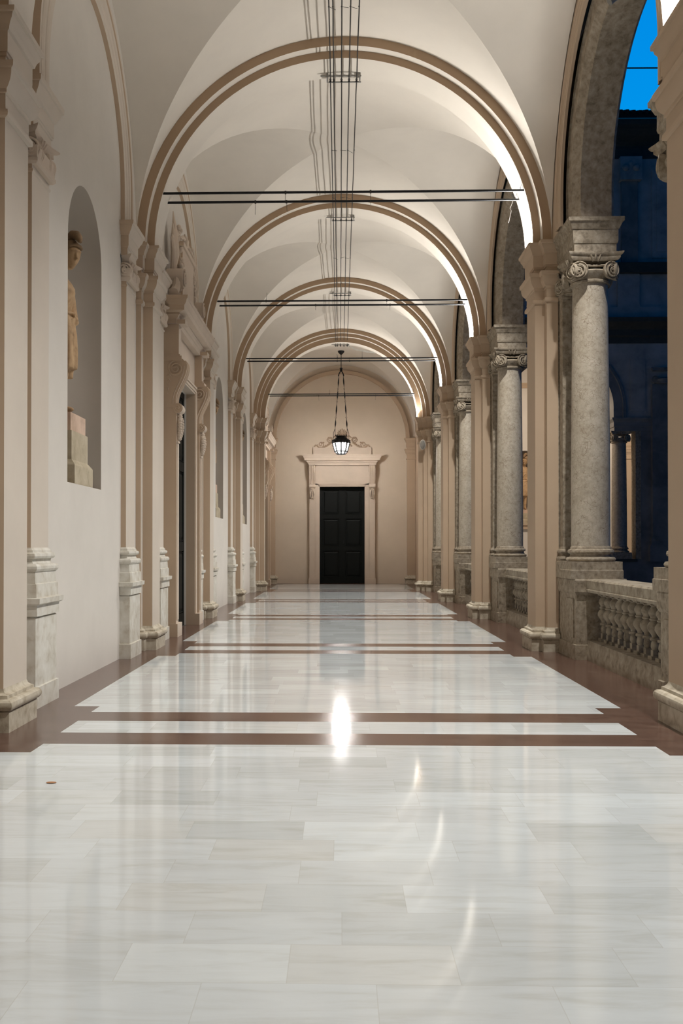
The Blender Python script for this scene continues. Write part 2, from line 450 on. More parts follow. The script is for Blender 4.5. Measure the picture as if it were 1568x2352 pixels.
# ------------------------------------------------------------------ PLASTER PIERS AND TRANSVERSE ARCHES
CAPL = [(0, 5.0), (.03, 5.012), (.034, 5.035), (.03, 5.06), (.006, 5.07), (.004, 5.085), (.004, 5.20), (.018, 5.205), (.018, 5.235),
        (.035, 5.25), (.062, 5.29), (.074, 5.335), (.076, 5.375), (.094, 5.385), (.098, 5.43), (.02, 5.432), (.004, 5.44), (.004, 5.50),
        (.016, 5.505), (.016, 5.53), (.026, 5.535), (.028, 5.56), (.028, 5.70), (.045, 5.71), (.05, 5.735), (.06, 5.76), (.08, 5.79), (.088, 5.825), (.106, 5.83), (.108, 5.87)]
BASL = [(.07, 0), (.07, .165), (.062, .172), (.086, .18), (.10, .20), (.104, .222), (.098, .245), (.08, .262), (.05, .268), (.048, .295), (.03, .30), (.01, .318), (0, .345)]
def pier_plan(side, extra):
    w = WL if side < 0 else 3.12
    u = [2.775+.14, 2.775]+([2.615] if extra else [])      # half widths of the orders
    h = [.45, .30]+([.15] if extra else [])
    pts = [(w, -h[0])]
    for i in range(len(u)):
        x = CX+side*u[i]; pts.append((x, -h[i]))
        if i+1 < len(u): pts.append((x, -h[i+1]))
    mir = [(x, -y) for x, y in pts[::-1]]
    return pts+mir
def make_pier(side, k, extra=False):
    lab = {-1: 'tan plaster pier with moulded capital on the left wall, ', 1: 'tan plaster pier with moulded capital on the arcade side, '}[side]+ORD[k]
    t = empty('plaster_pier', (0, P(k), 0), 0, lab, 'pier', 'plaster piers along the corridor')
    pl = pier_plan(side, extra); fac = [1]*(len(pl)-1)+[0]
    def st(lv): m = MB(); m.stack(pl, lv, fac); return m
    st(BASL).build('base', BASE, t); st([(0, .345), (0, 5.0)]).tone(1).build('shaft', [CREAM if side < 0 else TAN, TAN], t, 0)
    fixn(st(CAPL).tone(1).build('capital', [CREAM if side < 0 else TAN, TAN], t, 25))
    return t
piers = {}
for side in (-1, 1):
    for k in range(-1, 5):
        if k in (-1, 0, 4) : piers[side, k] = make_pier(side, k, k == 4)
        else:
            lab = {-1: 'tan plaster pier with moulded capital on the left wall, ', 1: 'tan plaster pier with moulded capital on the arcade side, '}[side]+ORD[k]
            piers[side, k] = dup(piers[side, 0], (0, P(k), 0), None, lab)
ab = None
for k in range(-1, 5):
    t = empty('transverse_arch', (0, P(k), ZS), 0, 'tan stepped round arch spanning the corridor, '+ORD[k], 'arch', 'arches across the corridor')
    if k < 4 and ab:
        for c in ab: d = c.copy(); COL.objects.link(d); d.parent = t
        continue
    parts = [MB().ring(CX, 0, 2.86, 3.06, -.45, .45, two=True).build('outer_order', [BAND, SOFF], t, 30),
             MB().ring(CX, 0, 2.75, 2.95, -.30, .30, two=True).build('inner_order', [BAND, SOFF], t, 30)]
    if k == 4: parts.append(MB().ring(CX, 0, 2.59, 2.80, -.15, .30, two=True).build('innermost_order', [BAND, SOFF], t, 30))
    else: ab = parts
# end-wall corner piers and wall rib
for side in (-1, 1):
    t = empty('corner_pilaster', (0, YB, 0), 0, 'tan half pilaster in the %s corner of the end wall' % ('left' if side < 0 else 'right'), 'pilaster')
    w = WL if side < 0 else WR
    pl = [(w, -.22), (CX+side*2.66, -.22), (CX+side*2.66, 0), (w, 0)]; fac = [1, 1, 0, 0]
    for nm, lv, mt in (('base', BASL, BASE), ('shaft', [(0, .345), (0, 5.0)], TAN), ('capital', CAPL, TAN)):
        m = MB(); m.stack(pl, lv, fac); fixn(m.build(nm, mt, t, 25))
tag(fixn(MB().ring(CX, 0, 2.62, 2.76, -.16, 0).build('wall_rib', TAN, None, 30, None, (0, YB, ZS))), 'thin tan arched rib framing the end wall above the door', 'rib')

# ------------------------------------------------------------------ IONIC CAPITAL
def spiral(m, c, ax_u, ax_v, ax_n, R, turns=2.4, r=.012, hand=1, a0=PI/2):
    pts = []; rs = []; N = 44
    for i in range(N+1):
        f = i/N; a = a0+hand*f*turns*2*PI; rr = R*(1-f)**.9*.86+R*.10
        pts.append(c+ax_u*(rr*math.cos(a))+ax_v*(rr*math.sin(a))+ax_n*(.004+.018*f)); rs.append(r*(1-.45*f))
    m.tube(pts, rs, 6)
def volute(m, c, yaw, R=.105, th=.05, hand=1):
    """spiral scroll whose face looks along yaw"""
    nrm = Vector((math.cos(yaw), math.sin(yaw), 0)); u = Vector((-math.sin(yaw), math.cos(yaw), 0)); v = Vector((0, 0, 1)); c = Vector(c)
    n = 22; vs = []; fs = []
    for d, rr in ((-th, R*.80), (-th*.5, R*.95), (-.004, R), (0.004, R*.93), (-.008, R*.86), (-.010, .001)):
        vs += [c+nrm*d+u*(rr*math.cos(2*PI*i/n))+v*(rr*math.sin(2*PI*i/n)) for i in range(n)]
    for L in range(5):
        for i in range(n): a = L*n+i; b = L*n+(i+1)%n; fs.append((a, b, b+n, a+n))
    fs.append(tuple(range(n-1, -1, -1))); m.add(vs, fs)
    spiral(m, c, u, v, nrm, R*.92, 2.3, .013, hand)
    m.ball(c+nrm*.012, .018, 8, 6)
def ionic_capital(faces, hx, hy, z0, zt):
    """faces: directions (radians) that carry a pair of volutes; half sizes of the abacus; z0 top of shaft; zt top"""
    m = MB(); zv = z0+.15; ab = zt-.075
    m.lathe([(.235, z0), (.262, z0+.01), (.266, z0+.035), (.25, z0+.05), (.262, z0+.07), (.30, z0+.12), (.31, z0+.15), (.29, z0+.17)], 0, 0, 32) if hx > .2 else m.stack([(-hx+.04, -hy+.05), (hx-.02, -hy+.05), (hx-.02, hy-.05), (-hx+.04, hy-.05)], [(0, z0), (.02, z0+.02), (.02, z0+.05), (.01, z0+.06), (.02, z0+.17)])
    # hollow-sided abacus
    pts = []
    def side(p, q, bow):
        for i in range(8):
            f = i/8; x = p[0]+(q[0]-p[0])*f; y = p[1]+(q[1]-p[1])*f
            d = bow*4*f*(1-f); nx, ny = -(q[1]-p[1]), q[0]-p[0]; l = math.hypot(nx, ny)
            pts.append((x+nx/l*d, y+ny/l*d))
    cs = [(-hx, -hy), (hx, -hy), (hx, hy), (-hx, hy)]
    for i in range(4): side(cs[i], cs[(i+1) % 4], .06 if hx > .2 or i != 3 else 0)
    m.stack(pts, [(-.03, ab-.03), (-.012, ab), (-.012, ab+.025), (.0, ab+.035), (.012, zt-.015), (.012, zt)])
    for a in faces:
        ca, sa = math.cos(a), math.sin(a)
        half = hy if abs(ca) > .5 else hx; front = hx if abs(ca) > .5 else hy
        for s in (-1, 1):
            if abs(sa) > .5 and hx < .2 and s*(-sa) < 0: pass
            u = s*(half-.125); d = front-.045
            c = (ca*d-sa*u, sa*d+ca*u, zv)
            volute(m, c, a+s*.42, .122, .075, -s)
        # channel between scrolls + leaf
        n = 10; ch = []
        for i in range(n+1):
            f = i/n*2-1; u = f*(half-.12); d = front-.075-.02*(1-f*f)
            ch.append((ca*d-sa*u, sa*d+ca*u, zv+.085-.018*(1-f*f)))
        m.tube(ch, .018, 6)
        m.tube([(x-ca*.005, y-sa*.005, z-.06) for x, y, z in ch], .014, 6)
        for q in (-.035, 0, .035):
            b = Vector((ca*(front-.055)-sa*q, sa*(front-.055)+ca*q, ab-.05+.01*(q == 0)))
            m.tube([b, b+Vector((ca*.02-sa*q*.5, sa*.02+ca*q*.5, .05)), b+Vector((ca*.035-sa*q*.9, sa*.035+ca*q*.9, .085))], [.008, .018, .010], 6)
    return m
# ------------------------------------------------------------------ LEFT IONIC WALL PILASTERS
OFF = 1.15
PEDL = [(.085, 0), (.085, .195), (.066, .20), (.066, .835), (.055, .84), (.055, .85), (.085, .853), (.085, .955), (.10, .96), (.118, .97), (.122, 1.02),
        (.078, 1.025), (.074, 1.15), (.062, 1.155), (.058, 1.265), (.07, 1.27), (.082, 1.29), (.082, 1.315), (.065, 1.335), (.03, 1.34), (.018, 1.36), (.022, 1.385),
        (.045, 1.39), (.055, 1.41), (.05, 1.435), (.025, 1.445), (.022, 1.465), (0, 1.49)]
ENTL = [(.0, 5.43), (.0, 5.52), (.012, 5.525), (.012, 5.545), (.022, 5.55), (.022, 5.69), (.035, 5.70), (.045, 5.73), (.07, 5.77), (.085, 5.815), (.10, 5.82), (.104, 5.87)]
def make_ionic_pilaster():
    t = empty('ionic_pilaster')
    pl = [(0, -.275), (.07, -.275), (.07, .275), (0, .275)]; fac = [1, 1, 1, 0]
    m = MB(); m.stack(pl, PEDL, fac); m.build('pedestal', PALE, t, 25)
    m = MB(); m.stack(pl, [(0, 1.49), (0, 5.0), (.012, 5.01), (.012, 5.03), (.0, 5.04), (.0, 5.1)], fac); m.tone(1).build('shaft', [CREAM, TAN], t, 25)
    n0 = ionic_capital([0], .13, .33, 5.08, 5.43)
    a = len(n0.v)
    for s in (-1, 1): volute(n0, (.045, s*.285, 5.23), s*PI/2*.86, .105, .06, s)
    n0.xf(lambda p: Vector((max(p.x, 0.0), p.y, p.z)))
    n0.build('capital', RELIEF, t, 35)
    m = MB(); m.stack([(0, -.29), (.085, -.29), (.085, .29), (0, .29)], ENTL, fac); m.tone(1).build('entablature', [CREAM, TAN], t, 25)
    return t
ip = None
for k in range(-1, 5):
    for s in (-1, 1):
        w = 'near' if s < 0 else 'far'
        lab = 'ionic pilaster on pale pedestal, %s side of the left pier %s' % (w, ORD[k])
        if ip is None: ip = make_ionic_pilaster(); ip.location = (WL, P(k)+s*OFF, 0); tag(ip, lab, 'pilaster', 'ionic pilasters on the left wall')
        else: dup(ip, (WL, P(k)+s*OFF, 0), 0, lab)
# blind arches over them
def archivolt_prof(x, d, r0, r1):
    w = r1-r0; s = d
    return [(r0, x), (r0, x+s*.75), (r0+.02, x+s*.8), (r0+w*.22, x+s*.8), (r0+w*.24, x+s*.92), (r0+w*.30, x+s), (r0+w*.36, x+s*.9), (r0+w*.38, x+s*.78), (r0+w*.58, x+s*.78),
            (r0+w*.60, x+s*.95), (r0+w*.66, x+s*1.08), (r0+w*.72, x+s*.95), (r0+w*.74, x+s*.82), (r0+w*.9, x+s*.82), (r0+w*.92, x+s*1.05), (r1, x+s*1.15), (r1, x)]
la = None
for k in range(-1, 5):
    lab = 'moulded blind arch on the left wall, bay beyond the pier '+ORD[k]
    if la is None:
        la = fixn(MB().sweep_arch(archivolt_prof(0, .075, 1.74, 2.16), 0, ACZ-ZS, 'x', 56, ACZ-ZS).tone_x().build('wall_archivolt', [TAN, CREAM], None, 25, None, (WL, C(k), ZS)))
        tag(la, lab, 'moulding', 'blind arches on the left wall')
    else:
        d = la.copy(); COL.objects.link(d); d.location = (WL, C(k) if k < 4 else (P(4)+YB)/2, ZS); d['label'] = lab

# ------------------------------------------------------------------ RIGHT ARCADE: pedestals, columns, stone piers, arches, balustrades
CXR = 3.40
def make_column():
    t = empty('stone_column')
    m = MB(); h = .335
    m.stack([(-h, -h), (h, -h), (h, h), (-h, h)], [(.01, 1.07), (.01, 1.185), (0, 1.19), (0, 1.30)])
    m.lathe([(.30, 1.30), (.318, 1.305), (.33, 1.33), (.318, 1.355), (.285, 1.362), (.272, 1.385), (.276, 1.405), (.298, 1.41), (.308, 1.43), (.302, 1.455), (.275, 1.465), (.272, 1.485), (.258, 1.51)], 0, 0, 40)
    m.build('base', GREY, t, 30)
    pr = []
    for i in range(13):
        f = i/12; r = .258-.026*max(0, (f-.2)/.8)**1.4; pr.append((r, 1.51+f*3.52))
    MB().lathe(pr, 0, 0, 40).build('shaft', COLM, t, 40)
    ionic_capital([0, PI/2, PI, -PI/2], .345, .345, 5.03, 5.42).build('capital', GREY, t, 35)
    return t
def make_stone_pier():
    t = empty('stone_pier')
    for s in (-1, 1):     # half pilasters facing each column
        a, b = (s*.64, s*.40)
        y0, y1 = min(a, b), max(a, b)
        pl = [(3.14, y0), (3.62, y0), (3.62, y1), (3.14, y1)]
        m = MB(); m.stack(pl, [(.06, 1.07), (.06, 1.29), (.045, 1.30), (.055, 1.33), (.045, 1.36), (.015, 1.365), (.01, 1.40), (.035, 1.41), (.045, 1.43), (.035, 1.455), (.012, 1.465), (0, 1.50)]); m.build('pilaster_base', GREY, t, 25)
        m = MB(); m.stack(pl, [(0, 1.50), (0, 5.0), (.015, 5.01), (.015, 5.04), (0, 5.05), (0, 5.08)]); m.build('pilaster', GREY, t, 25)
        m = MB(); st = ionic_capital([PI, 0] , .31, .20, 5.03, 5.42)
        for dx in (-.2, .2): volute(st, (dx, s*.15, 5.18), s*PI/2+(-.4 if dx*s > 0 else .4), .105, .06, 1 if dx > 0 else -1)
        st.xf(lambda p: Vector((p.x+3.38, p.y+s*.50, p.z)))
        st.build('pilaster_capital', GREY, t, 35)
    MB().box(3.125, 3.64, -.42, .42, 1.07, 5.42).build('core', GREY, t, 0)
    y = OFF+.29
    pl = [(3.12, -y), (3.68, -y), (3.68, y), (3.12, y)]
    m = MB(); m.stack(pl, [(0, 5.42), (0, 5.53), (.012, 5.54), (.02, 5.57), (.018, 5.60), (.018, 5.72), (.03, 5.725), (.05, 5.77), (.07, 5.815), (.085, 5.82), (.088, 5.87)]); m.build('entablature', GREY, t, 25)
    return t
def make_pedestal():
    y = OFF+.33
    m = MB(); m.stack([(3.13, -y), (3.76, -y), (3.76, y), (3.13, y)], [(.025, 0), (.025, .195), (0, .20), (0, .86), (.012, .865), (.03, .90), (.03, 1.05), (.02, 1.07)])
    # sunk panel edges on the inner face
    for s in (-1, 1): m.box(3.115, 3.13, s*OFF-.2, s*OFF+.2, .28, .80)
    return m
BALS = stone('worn_baluster_stone', (.46, .40, .31), (.33, .28, .21), (.13, .10, .07), 9)
BALP = [(.03, .36), (.036, .37), (.046, .40), (.042, .44), (.036, .465), (.052, .47), (.056, .485), (.050, .50), (.036, .505), (.040, .53), (.062, .565), (.078, .60), (.076, .635), (.058, .67), (.044, .685), (.056, .69), (.058, .705), (.048, .715),
        (.050, .73), (.066, .76), (.066, .79), (.052, .82), (.038, .84), (.05, .85), (.05, .862)]
def make_balustrade(length, n):
    t = empty('stone_balustrade'); L = length/2
    MB().stack([(3.27, -L), (3.66, -L), (3.66, L), (3.27, L)], [(.01, 0), (.015, .10), (.0, .18), (0, .262)]).build('plinth', BALS, t, 20)
    MB().stack([(3.26, -L), (3.68, -L), (3.68, L), (3.26, L)], [(-.03, .89), (0, .90), (.01, .93), (.0, .95), (.008, 1.05), (-.01, 1.07)], [0, 1, 0, 1]).build('rail', BALS, t, 20)
    first = None
    for i in range(n):
        y = -L+(i+.5)*length/n
        if first is None:
            m = MB(); m.lathe(BALP, 0, 0, 16); m.box(-.058, .058, -.058, .058, .262, .30); m.box(-.036, .036, -.036, .036, .30, .365); m.box(-.062, .062, -.062, .062, .86, .892)
            m.xf(lambda p: Vector((p.x*1.17, p.y*1.17, p.z))); first = m.build('baluster', BALS, t, 35); first.location = (3.46, y, 0)
        else:
            b = first.copy(); COL.objects.link(b); b.parent = t; b.location = (3.46, y, 0)
    return t
colm = sp = pd = bl = None
PEDH = OFF+.33+.025
for k in range(-1, 5):
    if pd is None:
        pd = make_pedestal().build('column_pedestal', GREY, None, 25, None, (0, P(k), 0)); tag(pd, None, 'pedestal', 'long stone pedestals of the arcade'); x = pd
        sp = make_stone_pier(); sp.location = (0, P(k), 0); tag(sp, None, 'pier', 'grey stone piers of the arcade'); y = sp
    else:
        x = pd.copy(); COL.objects.link(x); x.location = (0, P(k), 0); y = dup(sp, (0, P(k), 0))
    x['label'] = 'long grey stone pedestal under two columns, right pier '+ORD[k]
    y['label'] = 'grey stone pier behind the plaster pier on the right, '+ORD[k]
    for s in (-1, 1):
        w = 'near' if s < 0 else 'far'
        lab = 'speckled ionic column on the %s side of right pier %s' % (w, ORD[k])
        if colm is None: colm = make_column(); colm.location = (CXR, P(k)+s*OFF, 0); tag(colm, lab, 'column', 'ionic columns of the arcade')
        else: dup(colm, (CXR, P(k)+s*OFF, 0), 0, lab)
    if k < 4:
        lab = 'stone balustrade between columns, bay beyond the right pier '+ORD[k]
        if bl is None: bl = make_balustrade(B-2*PEDH, 13); bl.location = (0, C(k), 0); tag(bl, lab, 'balustrade', 'balustrades of the arcade')
        else: dup(bl, (0, C(k), 0), 0, lab)
sa = None
for k in range(-1, 4):
    lab = 'weathered grey stone arcade arch, bay beyond the right pier '+ORD[k]
    if sa is None:
        m = MB(); st = ACZ-ZS; m.sweep_arch([(RH+.02, 3.10), (RH-.03, 3.085), (AR+.30, 3.085), (AR+.27, 3.11), (AR+.10, 3.115), (AR+.02, 3.19), (AR, 3.21), (AR, 3.62), (AR+.05, 3.66), (RH+.02, 3.66)], 0, ACZ-ZS, 'x', 56, st)
        sa = fixn(m.build('stone_arch', ARCHS, None, 30, None, (0, C(k), ZS))); tag(sa, lab, 'arch', 'stone arches of the arcade')
    else: d = sa.copy(); COL.objects.link(d); d.location = (0, C(k), ZS); d['label'] = lab
ra = None
for k in range(-1, 4):
    lab = 'tan moulded band round the arcade arch, bay beyond right pier '+ORD[k]
    if ra is None:
        ra = fixn(MB().sweep_arch(archivolt_prof(0, -.05, 2.08, 2.32), 0, ACZ-ZS, 'x', 56, ACZ-ZS).build('arch_band', TAN, None, 25, None, (X0, C(k), ZS))); tag(ra, lab, 'moulding', 'plaster bands round the arcade arches')
    else: d = ra.copy(); COL.objects.link(d); d.location = (X0, C(k), ZS); d['label'] = lab

# ------------------------------------------------------------------ TIE RODS
rod = None
for k in range(0, 5):
    R = 2.59 if k == 4 else 2.75
    zr = 6.675; hw = math.sqrt(R*R-(zr-ZS)**2)+.02
    for j, dy in enumerate((-.26, .13)):
        t = empty('tie_rod', (CX, P(k)+dy, zr), 0, 'black iron tie rod across the arch %s, %s one' % (ORD[k], 'nearer' if j == 0 else 'farther'), 'tie rod', 'iron tie rods across the arches')
        MB().tube([(-hw, 0, 0), (hw, 0, 0)], .018, 10).build('bar', IRON, t, 40)
        rr = random.Random(k*3+j)
        m = MB()
        for q in range(2):
            x = rr.uniform(-1.6, 1.6); s = rr.choice((-1, 1))
            m.tube([(x-.012, 0, 0), (x+.012, 0, 0)], .027, 8); m.tube([(x, 0, 0), (x+rr.uniform(-.02, .02), 0, s*rr.uniform(.1, .2))], .003, 4)
        m.tube([(hw-.08, 0, 0), (hw-.07, 0, .06), (hw-.03, 0, .12), (hw-.05, 0, .16)], .004, 4)
        m.build('wire_spike', WIRE, t, 0)
t = empty('dangling_wire', (2.58, P(1)+.1, 6.66), 0, 'short pale loose wire hanging from the second arch tie rod end on the right', 'wire')
MB().tube([(0, 0, 0), (-.03, 0, -.08), (-.05, 0, -.12), (-.03, 0, -.16), (-.07, 0, -.34)], .003, 5).build('strand', STEEL, t, 30)

# ------------------------------------------------------------------ OVERHEAD CABLES
CXS = [-.142, -.09, .026, .139, .252]; ZC = 8.53
wn = ['leftmost', 'second from the left', 'middle', 'fourth from the left', 'rightmost']
for i, x in enumerate(CXS):
    pts = []
    rr = random.Random(i); y = -4.4
    while y < 34.05:
        ph = (y-P(0))/B; ph -= math.floor(ph)
        pts.append((x+rr.uniform(-.003, .003), y, ZC-.03*math.sin(PI*ph)+rr.uniform(-.004, .004))); y += .6
    pts.append((x, 34.05, ZC-.12))
    tag(MB().tube(pts, .0088, 6).build('ceiling_cable', WIRE, None, 40), 'thin dark cable running under the vault crown, %s of five' % wn[i], 'cable', 'cables under the vault')
for k in range(-1, 5):
    z = ZC if k < 4 else ZC-.12
    t = empty('cable_bracket', (.05, P(k)+.12, z), 0, 'small metal cable bracket on the underside of the arch '+ORD[k], 'bracket', 'cable brackets on the arches')
    m = MB(); m.box(-.34, .27, -.012, .012, .02, .035); m.box(-.22, .27, .16, .175, .005, .02)
    for x in (-.24, .25): m.box(x-.01, x+.01, -.01, .17, .005, .07)
    m.build('bar', STEEL, t, 0)
    ins = None
    for x in CXS:
        if ins is None: ins = MB().lathe([(.012, -.03), (.018, -.02), (.012, -.005), (.018, .01), (.010, .03)], 0, 0, 8).build('insulator', IRON, t, 40); ins.location = (x-.05, .08, 0)
        else: d = ins.copy(); COL.objects.link(d); d.parent = t; d.location = (x-.05, .08, 0)
rr = random.Random(3)
for ci, x in enumerate(CXS):
    pass
t = empty('cable_spacer', (0, 13, ZC), 0, 'tiny wire clips tying the overhead cables together between the arches', 'clip')
m = MB()
for y in (12.9, 17.6, 20.0, 24.2, 26.5):
    for a in (0, 2, 3):
        m.tube([(CXS[a], y-13, 0), (CXS[a]+.09, y-13+.02, rr.uniform(-.05, .03))], .003, 4)
    for a in CXS: m.ball((a, y-13, 0), .013, 6, 5)
m.build('clip', IRON, t, 0)
t = empty('pale_wiring', (.2, 34.2, ZC-.1), 0, 'pale thin wires sagging from the last bracket along the vault to the right', 'wire')
for i in range(3):
    MB().tube([(0, 0, .02*i), (.35, .02, -.13-.02*i), (.75, .02, -.21-.02*i), (1.15, .05, -.24-.02*i), (1.38, .1, -.31)], .006, 5).build('strand', PWIRE, t, 40)

# ------------------------------------------------------------------ PORTALS
def console(m, W, H, D, zt):
    """scroll bracket; side outline in (out, z), width W centred, pushed along u"""
    pts = []
    n = 26
    for i in range(n+1):                          # front edge from top to bottom, S curve
        f = i/n; z = zt-H*f
        d = .20+.19*(.5+.5*math.cos(PI*min(max((f-.14)/.74, 0), 1)))
        if f < .14: d = .31+.08*math.sin(PI/2*f/.14)
        pts.append((d, z))
    return pts
def make_portal(hw, hh, ow, zc, back, czt=None, czb=None):
    """local frame: u (x) along the wall, -y out of the wall, z up. hw,hh opening; ow jamb outer half width; zc cornice top"""
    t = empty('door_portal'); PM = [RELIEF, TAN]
    jw = ow-hw
    for s in (-1, 1):
        m = MB(); a, b = sorted((s*hw, s*(hw+jw*.46))); m.box(a, b, -.17, 0, 0, hh+.12)
        a2, b2 = sorted((s*(hw+.05), s*(hw+jw*.40))); m.box(a2, b2, -.185, -.17, .0, hh+.07)
        a, b = sorted((s*(hw+jw*.46), s*ow)); m.box(a, b, -.23, 0, 0, hh+.05)
        a2, b2 = sorted((s*(hw+jw*.54), s*(ow-.05))); m.box(a2, b2, -.242, -.23, .28, hh-.55)
        a, b = sorted((s*(hw-.0), s*(ow+.03))); m.box(a, b, -.26, 0, 0, .22)
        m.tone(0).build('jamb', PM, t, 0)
    m = MB(); m.box(-hw-jw*.46, hw+jw*.46, -.17, 0, hh, hh+.12); m.box(-hw-.03, hw+.03, -.19, 0, hh+.035, hh+.075); m.box(-hw-.09, hw+.09, -.20, 0, hh+.10, hh+.135); m.tone(0).build('lintel', PM, t, 0)
    zf = zc-.42
    m = MB(); m.box(-ow+.02, ow-.02, -.13, 0, hh+.12, zf); m.box(-hw-.02, hw+.02, -.145, -.13, hh+.20, zf-.14); m.tone(0).build('frieze_panel', PM, t, 0)
    # consoles
    ct = czt or zf; cb = czb or hh+.02; H = ct-cb-.01
    for s in (-1, 1):
        W = jw*.54-.0; uc = s*(ow-W/2)
        out = console(None, W, H, .36, ct)
        poly = [(-d-.02, z) for d, z in out]+[(0, out[-1][1]), (0, ct)]
        m = MB(); m.prism([(p[0], p[1]) for p in poly], uc-W/2-.008, uc+W/2+.008, 'x')
        # flutes on the front
        for q in (-.3, 0, .3):
            m.tube([(uc+q*W, -d-.022, z) for d, z in out[1:-1]], .016*W/.2, 6)
        m.box(uc-W/2-.02, uc+W/2+.02, -.38, 0, zf-.0, zf+.07)
        if ct < zf-.05: m.box(uc-W/2, uc+W/2, -.27, 0, ct, zf); m.box(uc-W/2-.02, uc+W/2+.02, -.32, 0, ct-.03, ct+.05); m.box(uc-W/2-.012, uc+W/2+.012, -.29, 0, ct+.05, ct+.08)
        # side scrolls
        for sd in (-1, 1):
            c = Vector((uc+sd*(W/2+.010), -.22, ct-H*.20)); spiral(m, c, Vector((0, -1, 0)), Vector((0, 0, 1)), Vector((sd, 0, 0)), .135, 2.2, .014, 1)
            m.tube([(uc+sd*(W/2+.008), -d+.03, z) for d, z in out[4:-2]], .011, 6)
            for lf in range(5):
                z = ct-H*(.36+.09*lf); m.tube([(uc+sd*W/2, -.05-.012*lf, z), (uc+sd*(W/2+.008), -.12+.008*lf, z+.03), (uc+sd*W/2, -.15+.02*lf, z-.02)], .010, 5)
            # small lower scroll
            c = Vector((uc+sd*(W/2+.004), -.255, cb)); spiral(m, c, Vector((0, -1, 0)), Vector((0, 0, 1)), Vector((sd, 0, 0)), .07, 1.6, .011, -1)
        n = 16; vs = []
        for u in (uc-W/2-.015, uc+W/2+.015): vs += [(u, -.255+.085*math.cos(2*PI*i/n), cb+.085*math.sin(2*PI*i/n)) for i in range(n)]
        m.add(vs, [(i, (i+1) % n, n+(i+1) % n, n+i) for i in range(n)]+[tuple(range(n)), tuple(range(2*n-1, n-1, -1))])
        cons = fixn(m.tone(0).build('console', PM, t, 35))
        # leaf drop below
        m = MB(); rr = random.Random(5)
        for lf in range(11):
            z = cb-.09-.04*lf; w = W*.42*math.sin(PI*(.12+.8*(1-lf/11)))
            for q in (-1, 0, 1): m.ball((uc+q*w*.8, -.25-.022*math.sin(PI*(lf+1)/12)*(2.6-abs(q)), z+rr.uniform(-.01, .01)), (.028, .04, .034), 8, 6)
        m.box(uc-W*.4, uc+W*.4, -.26, -.23, cb-.57, cb-.54)
        m.build('leaf_drop', RELIEF, cons, 40)
    # cornice
    cw = ow+.05
    m = MB(); m.stack([(-cw, -.24), (cw, -.24), (cw, 0), (-cw, 0)], [(.0, zf), (.0, zf+.08), (.02, zf+.09), (.03, zf+.12), (.06, zf+.14), (.06, zf+.17), (.15, zf+.19), (.155, zf+.27), (.17, zf+.285), (.185, zf+.31), (.20, zf+.36), (.215, zf+.37), (.22, zc)], [1, 1, 0, 1]); fixn(m.tone(0).build('cornice', PM, t, 25))
    m = MB(); Y, Z = Vector((0, -1, 0)), Vector((0, 0, 1)); Ux = Vector((1, 0, 0))
    if back:
        m.box(-1.18, 1.18, -.10, 0, zc, zc+.30); m.tone(0).build('attic_block', PM, t, 0)
        m = MB()
        for s in (-1, 1):
            U = Vector((s, 0, 0))
            def T(lst, r): m.tube([U*x+Y*.045+Z*(zc+z) for x, z in lst], r*1.25, 6)
            spiral(m, U*.86+Z*(zc+.44)+Y*.02, U, Z, Y, .15, 1.6, .022, -1, 0)
            spiral(m, U*.50+Z*(zc+.62)+Y*.02, U, Z, Y, .11, 1.5, .020, -1, 0)
            T([(1.02, .40), (.95, .33), (.8, .30), (.62, .38), (.5, .46), (.42, .52)], .03)
            T([(.62, .60), (.55, .72), (.44, .72), (.38, .62), (.46, .50), (.6, .42)], .022)
            T([(.38, .70), (.28, .78), (.16, .76), (.1, .66)], .022); T([(.4, .36), (.3, .48), (.2, .40), (.1, .5)], .02)
            spiral(m, U*.25+Z*(zc+.40)+Y*.02, U, Z, Y, .09, 1.4, .015, 1, 0)
            T([(1.02, .40), (1.08, .42), (1.10, .34)], .018)
            for q in range(10): m.ball(U*(.15+.075*q)+Y*.025+Z*(zc+.45+.08*math.sin(q*1.7)), (.03, .02, .026), 8, 6)
        for a in range(-4, 5):
            an = a*.30; d = U*0+Vector((math.sin(an), 0, math.cos(an)))
            L = .30-.02*abs(a); b0 = Z*(zc+.78)+Y*.03
            m.tube([b0, b0+d*L*.5, b0+d*L*.9, b0+d*L], [.010, .018, .028, .014], 6)
        m.build('scroll_crest', plaster('crest_stucco_tan', (.40, .29, .20)), t, 40)
    else:
        m.box(-.80, .80, -.15, 0, zc, zc+.10); m.box(-.66, .66, -.20, 0, zc+.1, zc+1.17); m.box(-.72, .72, -.16, 0, zc+.12, zc+1.24); m.box(-.74, .74, -.23, 0, zc+1.12, zc+1.2)
        m.tone(0).build('attic_block', PM, t, 0)
        m = MB(); rr = random.Random(11)
        for s in (-1, 1):
            U = Vector((s, 0, 0))
            # broken pediment scroll
            n = 18; vs = []
            c = U*1.18+Z*(zc+.42)
            for y in (-.30, -.02):
                vs += [c+Y*(-y)+U*(.17*math.cos(2*PI*i/n))+Z*(.17*math.sin(2*PI*i/n)) for i in range(n)]
            m.add(vs, [(i, (i+1) % n, n+(i+1) % n, n+i) for i in range(n)]+[tuple(range(n)), tuple(range(2*n-1, n-1, -1))])
            spiral(m, c+Y*.31, U, Z, Y, .15, 2, .02, 1)
            m.tube([U*1.66+Y*.2+Z*(zc+.06), U*1.5+Y*.2+Z*(zc+.12), U*1.34+Y*.2+Z*(zc+.24), U*1.3+Y*.2+Z*(zc+.4)], [.09, .08, .07, .05], 8)
